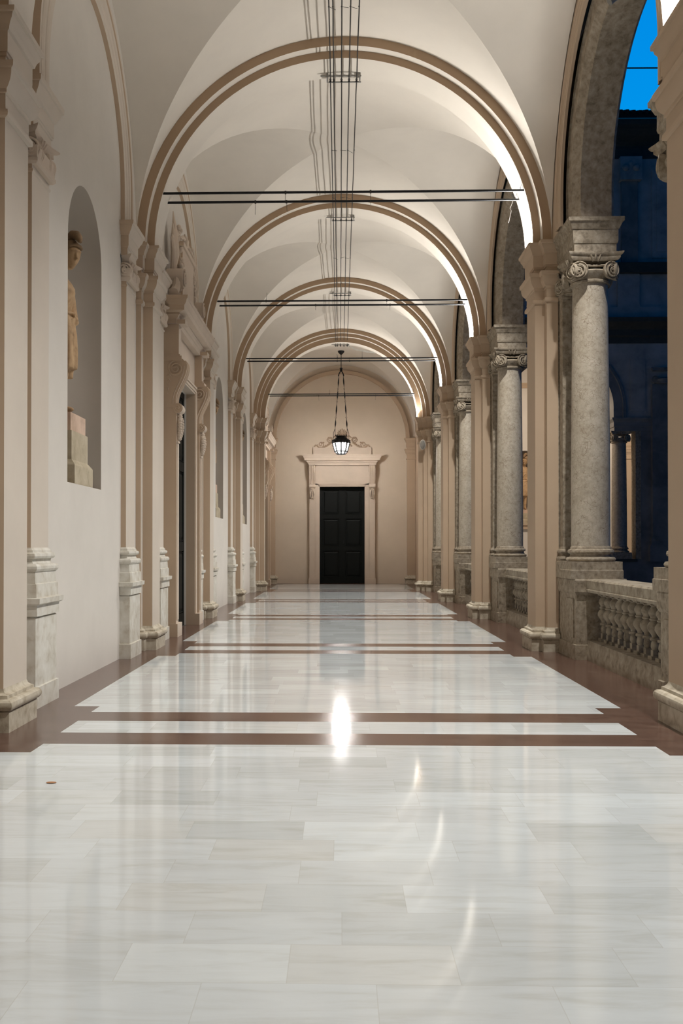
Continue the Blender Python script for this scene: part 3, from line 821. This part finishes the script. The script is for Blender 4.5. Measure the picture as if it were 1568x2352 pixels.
            for q in range(34):
                f = q/33; z = zc+.15+1.3*f; u = .74+.14*math.sin(f*9)*(1-f)+(.06 if f < .5 else -.05)
                m.ball(U*(u+rr.uniform(-.04, .04))+Y*(.10+rr.uniform(0, .10))+Z*(z+rr.uniform(-.02, .02)), (.05, .045, .05), 8, 6)
            # pointed leaf finial above the scroll
            for a_, w_ in ((0, .07), (.08, .055), (-.08, .055), (.15, .04), (-.15, .04)):
                b0 = c+Z*.15+Y*.12
                m.tube([b0, b0+U*a_*1.1+Z*.3+Y*.04, b0+U*a_*1.6+Z*(.62-abs(a_))+Y*.03, b0+U*a_*.6+Z*(1.0-2.6*abs(a_))], [.05, w_, w_*.8, .008], 7)
            m.tube([U*.72+Y*.16+Z*(zc+1.24), U*.55+Y*.18+Z*(zc+1.32), U*.3+Y*.17+Z*(zc+1.36), U*.1+Y*.15+Z*(zc+1.42)], [.03, .035, .03, .02], 8)
        m.tube([Y*.12+Z*(zc+1.3), Y*.15+Z*(zc+1.42), Y*.13+Z*(zc+1.55)], [.09, .06, .01], 8)
        m.build('foliage_ornament', RELIEF, t, 40)
    return t
pb = make_portal(DHW, DH, 1.32, 5.20, True); pb.location = (DX, YB, 0)
tag(pb, 'cream stucco door surround with consoles and scroll crest on the end wall', 'door surround')
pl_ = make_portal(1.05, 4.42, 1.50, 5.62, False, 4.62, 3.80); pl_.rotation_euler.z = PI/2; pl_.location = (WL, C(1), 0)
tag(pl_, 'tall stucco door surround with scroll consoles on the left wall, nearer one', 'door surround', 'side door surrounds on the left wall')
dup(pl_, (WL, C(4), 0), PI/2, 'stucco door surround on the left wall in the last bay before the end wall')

def make_door(name, hw, h, panels, rz, loc, knob=True):
    r = bpy.data.objects.new(name, None); COL.objects.link(r); r['kind'] = 'structure'; r.location = loc; r.rotation_euler.z = rz
    for s in (-1, 1):
        m = MB(); a, b = sorted((s*.0008, s*hw)); m.box(a, b, 0, .05, 0.0, h)
        if s > 0: m.box(-.03, .03, -.034, -.0201, 0, h)
        fr = .11; zs = [.0]+panels+[h]
        m.box(a, a+fr, -.02, 0, 0, h); m.box(b-fr, b, -.02, 0, 0, h)
        for i, z in enumerate(zs):
            z0 = max(0, z-.09) if i < len(zs)-1 else h-.12; z1 = min(h, z+.09) if i else .24
            m.box(a+fr, b-fr, -.02, 0, z0, z1)
        for i in range(len(zs)-1):
            z0 = (zs[i]+.09) if i else .24; z1 = (zs[i+1]-.09) if i < len(zs)-2 else h-.12
            m.stack([(0, 0), (1, 0), (1, 1), (0, 1)], [(0, 0), (0, 0)]) if False else None
            p = .06; x0, x1 = a+fr+p, b-fr-p
            vs = [(x0, 0, z0+p), (x1, 0, z0+p), (x1, 0, z1-p), (x0, 0, z1-p), (x0+.04, -.016, z0+p+.04), (x1-.04, -.016, z0+p+.04), (x1-.04, -.016, z1-p-.04), (x0+.04, -.016, z1-p-.04)]
            m.add(vs, [(0, 1, 5, 4), (1, 2, 6, 5), (2, 3, 7, 6), (3, 0, 4, 7), (4, 5, 6, 7)])
            g = .025; m.tube([(a+fr+g, -.012, z0+g), (b-fr-g, -.012, z0+g), (b-fr-g, -.012, z1-g), (a+fr+g, -.012, z1-g), (a+fr+g, -.012, z0+g)], .011, 5)
        lf = m.build('door_leaf', DOORM, r, 0)
        if knob and s > 0:
            MB().box(.04, .08, -.05, -.018, 1.62, 1.74).build('door_handle', SPK if knob == 2 else IRON, lf, 0)
    return r
make_door('door_1', DHW-.005, DH-.01, [1.42, 2.72], 0, (DX, YB+.16, .004))
make_door('door_2', 1.045, 4.41, [1.5, 3.0], PI/2, (WL-.055, C(1), .004), 2)
make_door('door_3', 1.045, 4.41, [1.5, 3.0], PI/2, (WL-.28, C(4), .004))
for k, n in ((1, 'trim_1'), (4, 'trim_2')):
    MB().box(WL-.3, WL+.0, C(k)-1.049, C(k)+1.049, -.03, .003).build(n, SILL, None, 0, 'structure')

# ------------------------------------------------------------------ STATUES IN NICHES
def ell(m, stations, n=40, fold=None):
    vs = []; fs = []
    for idx, (z, cx, cy, rx, ry, fa) in enumerate(stations):
        for i in range(n):
            a = 2*PI*i/n; k = 1+fa*(.6*math.cos(9*a+z*2.2)+.4*math.cos(15*a-z*3))
            vs.append((cx+rx*k*math.cos(a), cy+ry*k*math.sin(a), z))
    for L in range(len(stations)-1):
        for i in range(n): a = L*n+i; b = L*n+(i+1) % n; fs.append((a, b, b+n, a+n))
    fs.append(tuple(range(n-1, -1, -1))); fs.append(tuple(range((len(stations)-1)*n, len(stations)*n)))
    m.add(vs, fs)
def smooth_st(keys, n):
    out = []
    for i in range(n+1):
        f = i/n*(len(keys)-1); j = min(int(f), len(keys)-2); t = f-j; t = t*t*(3-2*t)*.4+t*.6
        out.append(tuple(keys[j][q]*(1-t)+keys[j+1][q]*t for q in range(6)))
    return out
def make_statue(helmet=True):
    """stands on z=0, faces +x, 1.95 m"""
    t = empty('niche_statue'); m = MB()
    keys = [(.50, .0, 0, .185, .235, .12), (.54, .0, 0, .19, .24, .12), (.7, .01, 0, .185, .235, .12), (.9, .015, 0, .175, .225, .09), (1.05, .01, 0, .16, .205, .06), (1.14, 0, 0, .125, .165, .02),
            (1.25, .015, 0, .14, .18, .03), (1.38, .03, 0, .15, .205, .02), (1.48, .01, 0, .125, .225, .01), (1.54, 0, 0, .09, .17, 0), (1.58, .005, .0, .065, .075, 0), (1.64, .02, .0, .06, .062, 0), (1.70, .03, .0, .065, .065, 0)]
    ell(m, smooth_st(keys, 60))
    for q in (-1, 1):
        m.tube([(.0, q*.09-.03, .85), (.02, q*.10-.035, .60), (.045, q*.10-.04, .50), (.0, q*.095-.05, .32), (.0, q*.09-.05, .06)], [.10, .085, .066, .062, .042], 12)
    # skirt tails / cloak falling on the side
    for s in (-1, 1):
        ell(m, smooth_st([(.42, .02, s*.21, .04, .05, .2), (.6, .02, s*.22, .05, .06, .15), (1.1, 0, s*.22, .05, .06, .1), (1.45, -.03, s*.17, .06, .07, 0), (1.5, -.03, s*.15, .03, .04, 0), (1.52, -.03, s*.15, .01, .01, 0)], 24), 20)
    # arms
    m.tube([(0, .19, 1.49), (.0, .24, 1.40), (.02, .27, 1.22), (.08, .22, 1.08), (.14, .14, 1.05), (.16, .08, 1.06)], [.07, .068, .058, .05, .04, .045], 14)
    m.tube([(0, -.19, 1.49), (.0, -.25, 1.38), (.03, -.28, 1.18), (.10, -.26, 1.0), (.17, -.22, .88)], [.07, .068, .058, .048, .040], 14)
    for i in range(4):
        m.tube([(.16, .08-.01*i, 1.075-.02*i), (.185, .03-.01*i, 1.07-.022*i), (.18, -.01, 1.05-.022*i)], .011, 6)
        m.tube([(.17, -.235+.02*i, .87), (.19, -.24+.022*i, .81), (.18, -.235+.02*i, .76-.01*(i == 1))], .011, 6)
    m.tube([(.15, .11, 1.09), (.165, .08, 1.12), (.175, .05, 1.13)], .013, 6); m.tube([(.165, -.20, .88), (.20, -.19, .84), (.205, -.195, .80)], .013, 6)
    hs = len(m.v)
    m.ball((.045, 0, 1.80), (.098, .078, .118), 24, 18); m.ball((.085, 0, 1.745), (.055, .052, .06), 16, 12)
    m.ball((.055, 0, 1.70), (.05, .045, .04), 12, 8)
    m.tube([(.133, 0, 1.83), (.150, 0, 1.795), (.166, 0, 1.768), (.145, 0, 1.758)], [.011, .014, .019, .010], 8)
    m.tube([(.118, -.05, 1.835), (.138, -.025, 1.843), (.140, 0, 1.838), (.138, .025, 1.843), (.118, .05, 1.835)], .012, 6)
    m.tube([(.126, -.026, 1.728), (.142, 0, 1.731), (.126, .026, 1.728)], .010, 6); m.tube([(.124, -.022, 1.716), (.138, 0, 1.714), (.124, .022, 1.716)], .011, 6)
    for s in (-1, 1): m.ball((.121, s*.03, 1.812), (.012, .016, .010), 8, 6); m.ball((.04, s*.08, 1.79), (.022, .012, .03), 8, 6)
    m.ball((.10, 0, 1.69), (.03, .028, .022), 8, 6)
    HF = lambda p: Matrix.Rotation(.22, 3, 'Y') @ (Matrix.Rotation(-.55, 3, 'Z') @ ((p-Vector((.03, 0, 1.68)))*1.22))+Vector((.10, .04, 1.66))
    m.xf(HF, hs)
    # belt and diagonal drapery roll
    m.tube([(.165*math.cos(a), .19*math.sin(a), 1.13+.01*math.sin(3*a)) for a in [2*PI*i/24 for i in range(25)]], .016, 6)
    m.tube([(.05, .17, 1.5), (.13, .11, 1.42), (.165, 0, 1.28), (.15, -.12, 1.16), (.08, -.20, 1.10)], .022, 8)
    # feet
    for s in (-1, 1): m.ball((.06, s*.095-.05, .035), (.12, .045, .04), 12, 8)
    b = m.build('body', STAT, t, 60)
    md = b.modifiers.new('remesh', 'REMESH'); md.mode = 'VOXEL'; md.voxel_size = .011; md.use_smooth_shade = True
    sm = b.modifiers.new('smooth', 'SMOOTH'); sm.factor = .4; sm.iterations = 2
    # hair and crested helmet
    h = MB(); h.ball((.02, 0, 1.83), (.105, .090, .115), 24, 16)
    h.tube([(-.07, 0, 1.72), (-.085, .02, 1.80), (-.06, .02, 1.88)], [.03, .05, .04], 10)
    h.tube([(.10, -.06, 1.87), (.125, -.03, 1.885), (.13, 0, 1.89), (.125, .03, 1.885), (.10, .06, 1.87)], .016, 8)
    if helmet:
        h.tube([(-.09, 0, 1.86), (-.06, 0, 1.95), (.0, 0, 1.99), (.07, 0, 1.985), (.13, 0, 1.955), (.165, 0, 1.925), (.175, 0, 1.915)], [.03, .042, .045, .042, .034, .02, .012], 14)
    h.xf(HF)
    h.build('helmet', STAT2, t, 50)
    return t
def make_niche_pedestal():
    t = empty('statue_pedestal')
    MB().stack([(-.42, -.36), (.0, -.36), (.0, .36), (-.42, .36)], [(.05, 0), (.05, .22), (.045, .235), (.0, .29), (0, .62)]).build('block', PEDS, t, 0)
    MB().stack([(-.42, -.33), (-.02, -.33), (-.02, .33), (-.42, .33)], [(0, .62), (0, .83)]).build('slab', PINK, t, 0)
    return t
st0 = make_statue(); pd0 = make_niche_pedestal()
SY = .10; first = True
PN = {-1: 'beside the camera', 0: 'in the nearest visible niche', 2: 'in the niche beyond the side door', 3: 'in the farthest left niche'}
for k in niche_bays:
    y = nc(k)+SY
    if first: a, b, first = st0, pd0, False
    else: a = dup(st0, (0, 0, 0)); b = dup(pd0, (0, 0, 0))
    b.location = (WL-.09, y, NSILL); a.location = (WL-.27, y-.27, NSILL+.83); a.rotation_euler.z = -.25
    a['label'] = 'ochre stone statue of helmeted figure '+PN[k]; a['category'] = 'statue'; a['group'] = 'statues in the wall niches'
    b['label'] = 'limestone statue pedestal with pinkish top slab '+PN[k]; b['category'] = 'pedestal'; b['group'] = 'pedestals in the wall niches'

# ------------------------------------------------------------------ HANGING LANTERN
LY = (P(4)+.45+YB)/2; LX = .045
t = empty('hanging_lantern', (LX, LY, 4.98), 0, 'black iron faceted lantern glowing white, hung on two chains before the end wall', 'lantern')
t.scale = (1.09, 1.09, 1.09)
S = 1.0
def hexs(lv, m=None):
    m = m or MB(); m.lathe([(r, z) for r, z in lv], 0, 0, 8); return m
hexs([(.10, 0), (.13, .01), (.20, .075), (.205, .09), (.285, .40), (.24, .42), (.1, .42)]).build('glass', GLASS, t, 0)
m = MB(); n = 8
def hp(r, i, z): a = 2*PI*i/n; return (r*math.cos(a), r*math.sin(a), z)
for i in range(n):
    m.tube([hp(.10, i, -.01), hp(.135, i, .005), hp(.207, i, .08), hp(.29, i, .41)], [.022, .030, .032, .036], 6)
for r, z, w in ((.105, -.005, .018), (.213, .085, .026), (.296, .395, .034), (.14, .0, .014)):
    m.tube([hp(r, i, z) for i in range(n)]+[hp(r, 0, z)], w, 6)
for i in range(n):
    for j in range(5):
        a = (i+j/5)*2*PI/n; rr = .30*math.cos(PI/n)/math.cos((j/5-.5)*2*PI/n)
        m.tube([(rr*math.cos(a), rr*math.sin(a), .43), (rr*1.06*math.cos(a), rr*1.06*math.sin(a), .475)], [.016, .007], 5)
m.build('frame', IRON, t, 20)
m = hexs([(.29, .405), (.305, .42), (.30, .45), (.24, .52), (.18, .56), (.165, .585), (.18, .60), (.18, .62), (.02, .63)])
for i in range(16):
    a = 2*PI*i/16; m.tube([(.175*math.cos(a), .175*math.sin(a), .615), (.19*math.cos(a), .19*math.sin(a), .665)], [.014, .006], 5)
m.build('roof', IRON, t, 0)
for s in (-1, 1):
    m = MB(); x0, x1 = s*.235, s*.075; z0, z1 = .50, 2.70
    N = 5
    def pt(f): return (x0+(x1-x0)*f, 0, z0+(z1-z0)*f)
    # split lower stirrup
    for q in (-1, 1): m.tube([(x0+q*.035, 0, z0-.04), (x0+q*.03, 0, z0+.22), pt(.17)], .009, 6)
    segs = [(.17, .33), (.36, .58), (.61, .78), (.81, 1.0)]
    for a, b in segs:
        A, D = Vector(pt(a)), Vector(pt(b)); m.tube([A, A.lerp(D, .15), A.lerp(D, .4), A.lerp(D, .62), A.lerp(D, .85), D], [.007, .009, .024, .022, .009, .007], 8)
    for f in (.345, .595, .795):
        c = Vector(pt(f)); m.tube([c+Vector((.022*math.cos(a), 0, .026*math.sin(a))) for a in [2*PI*i/10 for i in range(11)]], .006, 5)
    m.build('chain', IRON, t, 40)
m = MB(); m.tube([(-.09, 0, 2.68), (-.075, 0, 2.76), (-.02, 0, 2.86), (0, 0, 2.88), (.02, 0, 2.86), (.075, 0, 2.76), (.09, 0, 2.68)], .020, 8)
m.lathe([(.01, 2.84), (.05, 2.88), (.035, 2.92), (.06, 2.96), (.02, 2.98), (.013, 2.99), (.013, 3.42), (.03, 3.43), (.10, 3.50), (.115, 3.54), (.11, 3.57)], 0, 0, 12)
m.build('stem', IRON, t, 35)

# ------------------------------------------------------------------ SMALL FITTINGS
t = empty('wall_speaker', (2.78, P(4)-.50, 4.92), 0, 'small oval white loudspeaker under the capital of the last right pier', 'speaker')
MB().ball((0, 0, 0), (.105, .08, .175), 20, 14).build('housing', SPK, t, 60); MB().ball((-.005, -.022, -.0), (.088, .068, .155), 20, 14).build('grille', GRILLE, t, 60)
MB().box(-.03, .03, .04, .09, -.05, .05).build('mount', STEEL, t, 0)
tag(MB().ball((0, 0, 0), (.035, .022, .004), 8, 5).build('dry_leaf', plain('dry_leaf_brown', (.45, .22, .10), .8), None, 40, None, (-1.83, 6.29, .004)), 'tiny dry brown leaf lying on the pale floor at the left', 'leaf')

def aim(o, d): o.rotation_euler = Vector(d).to_track_quat('-Z', 'Y').to_euler()
def area(name, loc, d, sx, sy, power, col, spread=PI):
    l = bpy.data.lights.new(name, 'AREA'); l.shape = 'RECTANGLE'; l.size = sx; l.size_y = sy; l.energy = power; l.color = col; l.spread = spread
    o = bpy.data.objects.new(name, l); COL.objects.link(o); o.location = loc; aim(o, d); return o
WARM = (1, .98, .94)
PW_LEDGE, PW_CROWN = 66, 1620
fx = cf = None
for k in range(-1, 5):
    r = 2.61 if k == 4 else 2.77
    lab = 'lit floodlight on the right cornice of the arch '+ORD[k]
    if fx is None:
        fx = empty('cornice_floodlight', (2.77, P(k), ZS), 0, lab, 'floodlight', 'floodlights on the right cornices')
        m = MB(); m.box(-.03, .03, -.27, .27, 0, .012); m.box(-.022, .022, -.26, .26, .012, .03); m.build('housing', STEEL, fx, 0)
        MB().box(-.018, .018, -.25, .25, .03, .034).build('lens', LED, fx, 0)
        o = fx
    else: o = dup(fx, (CX+r-.045, P(k), ZS), 0, lab)
    o.location = (CX+r-.05, P(k), ZS)
    area('floodlight_beam', (CX+r-.07, P(k), ZS+.07), (-.34, 0, .94), .56, .035, PW_LEDGE, WARM, 2.45)
for k in range(-1, 4):
    lab = 'small projector lamp under the arcade arch, bay beyond the pier '+ORD[k]
    if cf is None:
        cf = empty('arch_projector', (3.2, C(k), 7.99), 0, lab, 'projector lamp', 'projector lamps under the arcade arches')
        m = MB(); m.tube([(0, 0, 0), (0, 0, -.10)], .012, 6); m.build('stem', STEEL, cf, 0)
        m = MB(); m.lathe([(.03, -.09), (.045, -.04), (.045, .05), (.05, .07)], 0, 0, 16); m.xf(lambda p: Matrix.Rotation(math.radians(-128), 3, 'Y') @ p+Vector((-.03, 0, -.14))); m.build('head', STEEL, cf, 40)
        o = cf
    else: o = dup(cf, (3.2, C(k), 7.99), 0, lab)
    l = bpy.data.lights.new('projector_beam', 'SPOT'); l.energy = PW_CROWN; l.color = WARM; l.spot_size = math.radians(106); l.spot_blend = 1; l.shadow_soft_size = .05
    o = bpy.data.objects.new('projector_beam', l); COL.objects.link(o); o.location = (3.06, C(k), 7.74); aim(o, (-.33, 0, -.945))

# lantern glow
# ------------------------------------------------------------------ COURTYARD WING
WY = 34.0; WC = 7.5; wp = [WC-B/2, WC+B/2]
t = empty('courtyard_wing', (0, WY, 0), 0, 'dark stone building wing across the courtyard with an arcade below', 'building')
m = MB(); m.box(3.7, wp[0]+.66, 0, .55, -5, 5.42); m.box(wp[1]-.66, 26, 0, .55, -5, 5.42); m.build('lower_wall', FACADE, t, 0)
m = MB(); m.box(wp[0]+.66, wp[1]-.66, 0, .5, -5, .98); m.build('parapet', FACADE, t, 0)
MB().box(wp[0]+.66, wp[1]-.66, -.1, .55, .98, 1.08).build('parapet_cap', FDARK, t, 0)
m = MB(); m.stack([(3.7, -.03), (WC-AR-.02, -.03), (WC-AR-.02, .55), (3.7, .55)], [(0, 5.42), (0, 5.55), (.02, 5.57), (.02, 5.72), (.05, 5.77), (.085, 5.82), (.088, 5.87)], [1, 1, 1, 0])
m.stack([(WC+AR+.02, -.03), (wp[1]+.4, -.03), (wp[1]+.4, .55), (WC+AR+.02, .55)], [(0, 5.42), (0, 5.55), (.02, 5.57), (.02, 5.72), (.05, 5.77), (.085, 5.82), (.088, 5.87)])
m.build('entablature', FACADE, t, 0)
m = MB()
for Y in (0, .55):
    def fr(x0, x1, z0, z1): m.add([(x0, Y, z0), (x1, Y, z0), (x1, Y, z1), (x0, Y, z1)], [(0, 1, 2, 3)])
    fr(3.7, WC-2.1, 5.87, 8.4); fr(WC+2.1, 26, 5.42, 8.4); n = 32
    for j in range(n):
        a = WC-2.1*math.cos(PI*j/n); b = WC-2.1*math.cos(PI*(j+1)/n); m.add([(a, Y, ACZ+2.1*math.sin(PI*j/n)), (b, Y, ACZ+2.1*math.sin(PI*(j+1)/n)), (b, Y, 8.4), (a, Y, 8.4)], [(0, 1, 2, 3)])
m.build('spandrel', FPALE, t, 0)
fixn(MB().sweep_arch([(AR+.42, 0), (AR+.42, -.05), (AR+.32, -.07), (AR+.30, -.03), (AR, -.03), (AR, .55), (AR+.42, .55)], WC, ACZ, 'y', 48, ACZ-ZS).build('arch', FACADE, t, 30))
m = MB(); m.box(10.02, 10.20, -.01, .5, 1.08, 5.42); m.build('half_pilaster', GREY, t, 0)
m = MB(); m.stack([(10.55, -.14), (11.3, -.14), (11.3, 0), (10.55, 0)], [(.12, 1.0), (.12, 1.5), (.08, 1.55), (.05, 1.62), (.07, 1.7), (.04, 1.78), (0, 1.85), (0, 7.0)], [1, 1, 0, 1]); m.build('giant_pilaster', FACADE, t, 20)
cp = ionic_capital([-PI/2], .42, .20, 7.0, 7.55); cp.xf(lambda p: Vector((p.x+10.92, p.y-.05, p.z))); cp.build('giant_capital', FACADE, t, 30)
m = MB(); m.box(9.84, 10.35, -.03, 0, 6.1, 7.9); m.box(9.9, 10.29, -.04, -.03, 6.2, 7.8); m.build('spandrel_panel', FPALE, t, 0)
m = MB(); m.stack([(3.7, 0), (26, 0), (26, .5), (3.7, .5)], [(.05, 8.4), (.05, 8.6), (.12, 8.65), (.12, 8.85), (.25, 8.95), (.42, 9.05), (.45, 9.2)], [1, 0, 0, 0]); m.build('cornice', FDARK, t, 0)
m = MB(); m.box(3.7, 26, .02, .5, 9.2, 10.75); m.box(3.7, 26, -.10, .02, 9.2, 9.62); m.box(9.42, 10.15, -.08, .02, 9.62, 10.75); m.box(3.7, 26, .0, .02, 9.62, 9.67); m.build('attic_band', FPALE, t, 0)
MB().box(3.7, 26, -.26, .5, 10.75, 11.1).build('upper_sill', FDARK, t, 0)
m = MB(); m.box(3.7, 26, .02, .5, 11.1, 14.7); m.box(10.6, 26, -.03, .02, 11.3, 14.3); m.box(10.75, 26, -.05, -.03, 11.5, 14.0); m.build('upper_wall', FPALE, t, 0)
m = MB(); m.box(9.55, 10.1, -.10, .02, 11.1, 13.9); m.build('upper_pilaster', FACADE, t, 0)
m = MB(); m.box(9.47, 10.2, -.26, .02, 13.9, 14.68); m.ball((9.65, -.26, 14.3), .12, 10, 8); m.ball((10.0, -.26, 14.3), .12, 10, 8); m.ball((9.82, -.17, 14.45), .13, 10, 8); m.build('upper_capital', FPALE, t, 40)
m = MB(); m.stack([(3.7, 0), (26, 0), (26, .5), (3.7, .5)], [(.05, 14.7), (.05, 15.1), (.2, 15.2), (.5, 15.3), (.9, 15.5), (.95, 15.65)], [1, 0, 0, 0]); m.build('eaves', FDARK, t, 0)
m = MB(); m.add([(3.7, -1.05, 15.65), (26, -1.05, 15.65), (26, 3, 17.2), (3.7, 3, 17.2), (3.7, -1.05, 15.8), (26, -1.05, 15.8), (26, 3, 17.35), (3.7, 3, 17.35)], [(0, 3, 2, 1), (4, 5, 6, 7), (0, 1, 5, 4), (1, 2, 6, 5), (2, 3, 7, 6), (3, 0, 4, 7)])
rr = random.Random(2); x = 3.8
while x < 26: m.tube([(x, -1.12, 15.82+rr.uniform(-.02, .03)), (x, 3, 17.4)], .075, 6); x += .21
m.build('roof', TILE, t, 0)
for x, w in ((WC+2.04, 'right'), (WC-2.04, 'left')):
    dup(colm, (x, WY+.27, 0), 0, 'ionic column of the wing across the courtyard, %s of its arch' % w, 'columns of the courtyard wing')
# gallery inside the wing
m = MB(); n = 24; c = 7.46; zs_ = 4.75; hw = .62; si = 2.4
def wrect(x0, x1, z0, z1): m.add([(x0, YB, z0), (x1, YB, z0), (x1, YB, z1), (x0, YB, z1)], [(0, 1, 2, 3)])
wrect(3.66, c-hw, 0, 9); wrect(c+hw, 26, 0, 9); wrect(c-hw, c+hw, 0, si)
for j in range(n):
    a = c-hw*math.cos(PI*j/n); b = c-hw*math.cos(PI*(j+1)/n); m.add([(a, YB, zs_+hw*math.sin(PI*j/n)), (b, YB, zs_+hw*math.sin(PI*(j+1)/n)), (b, YB, 9), (a, YB, 9)], [(0, 1, 2, 3)])
m.cur = 1
vs = []
for z in (si, zs_): vs += [(c-hw*math.cos(PI*j/n), YB+.6*math.sin(PI*j/n), z) for j in range(n+1)]
m.add(vs, [(j, n+1+j, n+2+j, j+1) for j in range(n)])
vs = []
for q in range(9):
    f = PI/2*q/8; vs += [(c-hw*math.cos(PI*j/n)*math.cos(f), YB+.6*math.sin(PI*j/n)*math.cos(f), zs_+hw*math.sin(f)) for j in range(n+1)]
m.add(vs, [(q*(n+1)+j, (q+1)*(n+1)+j, (q+1)*(n+1)+j+1, q*(n+1)+j+1) for q in range(8) for j in range(n)])
m.add([(c-hw*math.cos(PI*j/n), YB+.6*math.sin(PI*j/n), si) for j in range(n+1)], [tuple(range(n+1))])
m.build('wall_far', [WALL, NICHE], None, 32, 'structure')
MB().box(3.66, 26, WY+.55, YB, -.1, 0).build('floor', MWHITE, None, 0, 'structure')
MB().box(3.66, 26, WY+.55, YB, 8.9, 9.0).build('ceiling', VAULT, None, 0, 'structure')
m = MB()
m.stack([(c-1.0, 0), (c+1.0, 0), (c+1.0, .1), (c-1.0, .1)], [(0, 2.2), (0, 2.34), (.05, 2.36), (.05, 2.4)]); m.box(3.7, 26, .04, .1, 7.9, 8.1); m.box(3.7, 26, .0, .1, 8.02, 8.1)
t2 = tag(m.build('gallery_moulding', TAN, None, 0, None, (0, YB-.1, 0)), 'tan string course and niche sill on the far gallery wall across the courtyard', 'moulding')
s2 = dup(st0, (c, YB+.26, 3.0), -PI/2, 'ochre draped statue in the niche of the gallery across the courtyard'); s2.scale = (1.1, 1.1, 1.1)
p2 = dup(pd0, (c, YB+.10, si), -PI/2, 'low statue pedestal in the gallery across the courtyard'); p2.scale = (1, 1.0, .72)
t3 = empty('gallery_pilaster', (11.75, YB, 0), 0, 'tan pilaster on the far gallery wall across the courtyard', 'pilaster')
m = MB(); m.stack([(-.3, -.12), (.3, -.12), (.3, 0), (-.3, 0)], [(0, 0), (0, 5.0)], [1, 1, 0, 1]); m.build('shaft', TAN, t3, 0)
m = MB(); m.stack([(-.3, -.12), (.3, -.12), (.3, 0), (-.3, 0)], CAPL, [1, 1, 0, 1]); m.build('capital', TAN, t3, 0)
for x in (WC-.9, WC+4.5): area('gallery_lamp', (x, WY+1.3, 8.2), (0, .35, -.93), .2, .2, 200, (1, .84, .68))
MB().box(3.7, 60, -30, WY, -5.2, -5.0).build('floor', GROUND, None, 0, 'structure')
# wires and netting lines over the courtyard
for i, (z, y, w) in enumerate(((11.1, 20.0, 'highest'), (11.9, 26.0, 'middle'), (14.9, 31.8, 'lowest, just above the roof'))):
    tag(MB().tube([(3.7, y, z), (12, y, z-.06), (22, y, z)], .008 if i else .014, 5).build('courtyard_wire', WIRE, None, 0), 'thin dark wire stretched over the courtyard against the blue sky, '+w, 'wire', 'wires over the courtyard')

# ------------------------------------------------------------------ WORLD: dusk sky, brighter towards the horizon
w = bpy.data.worlds.new('dusk'); sc.world = w; w.use_nodes = True; nt = w.node_tree; nt.nodes.clear()
o = nt.nodes.new('ShaderNodeOutputWorld'); bg = nt.nodes.new('ShaderNodeBackground'); nt.links.new(bg.outputs[0], o.inputs[0])
tc = nt.nodes.new('ShaderNodeTexCoord'); sx = nt.nodes.new('ShaderNodeSeparateXYZ'); nt.links.new(tc.outputs['Generated'], sx.inputs[0])
c = ramp(nt, sx.outputs[2], [(.0, (0.0, .34, .86)), (.30, (0.0, .33, .86)), (.48, (0.0, .26, .80)), (.62, (.0, .04, .14)), (1, (.002, .008, .03))])
d_ = ramp(nt, sx.outputs[1], [(.45, (.07, .10, .14)), (.74, (1, 1, 1))])
c = mix(nt, c, d_, 1.0, 'MULTIPLY')
nt.links.new(c, bg.inputs[0]); bg.inputs[1].default_value = .88

# ------------------------------------------------------------------ CAMERA
cam = bpy.data.cameras.new('camera'); co = bpy.data.objects.new('camera', cam); COL.objects.link(co); sc.camera = co
f = 2287.; yw, pt = .02396, .00983
cam.sensor_fit = 'VERTICAL'; cam.sensor_height = 36; cam.lens = 36*f/2352
co.location = (0, 0, 1.5); co.rotation_euler = (PI/2+pt, 0, yw)
pcx, pcy = 725.6, 1232.9
cam.shift_x = (784-pcx)/2352; cam.shift_y = -(1176-pcy)/2352
cam.clip_start = .05; cam.clip_end = 300

vs = sc.view_settings
vs.view_transform = 'Standard'; vs.look = 'None'; vs.gamma = 1; vs.use_curve_mapping = False; vs.exposure = 0.17
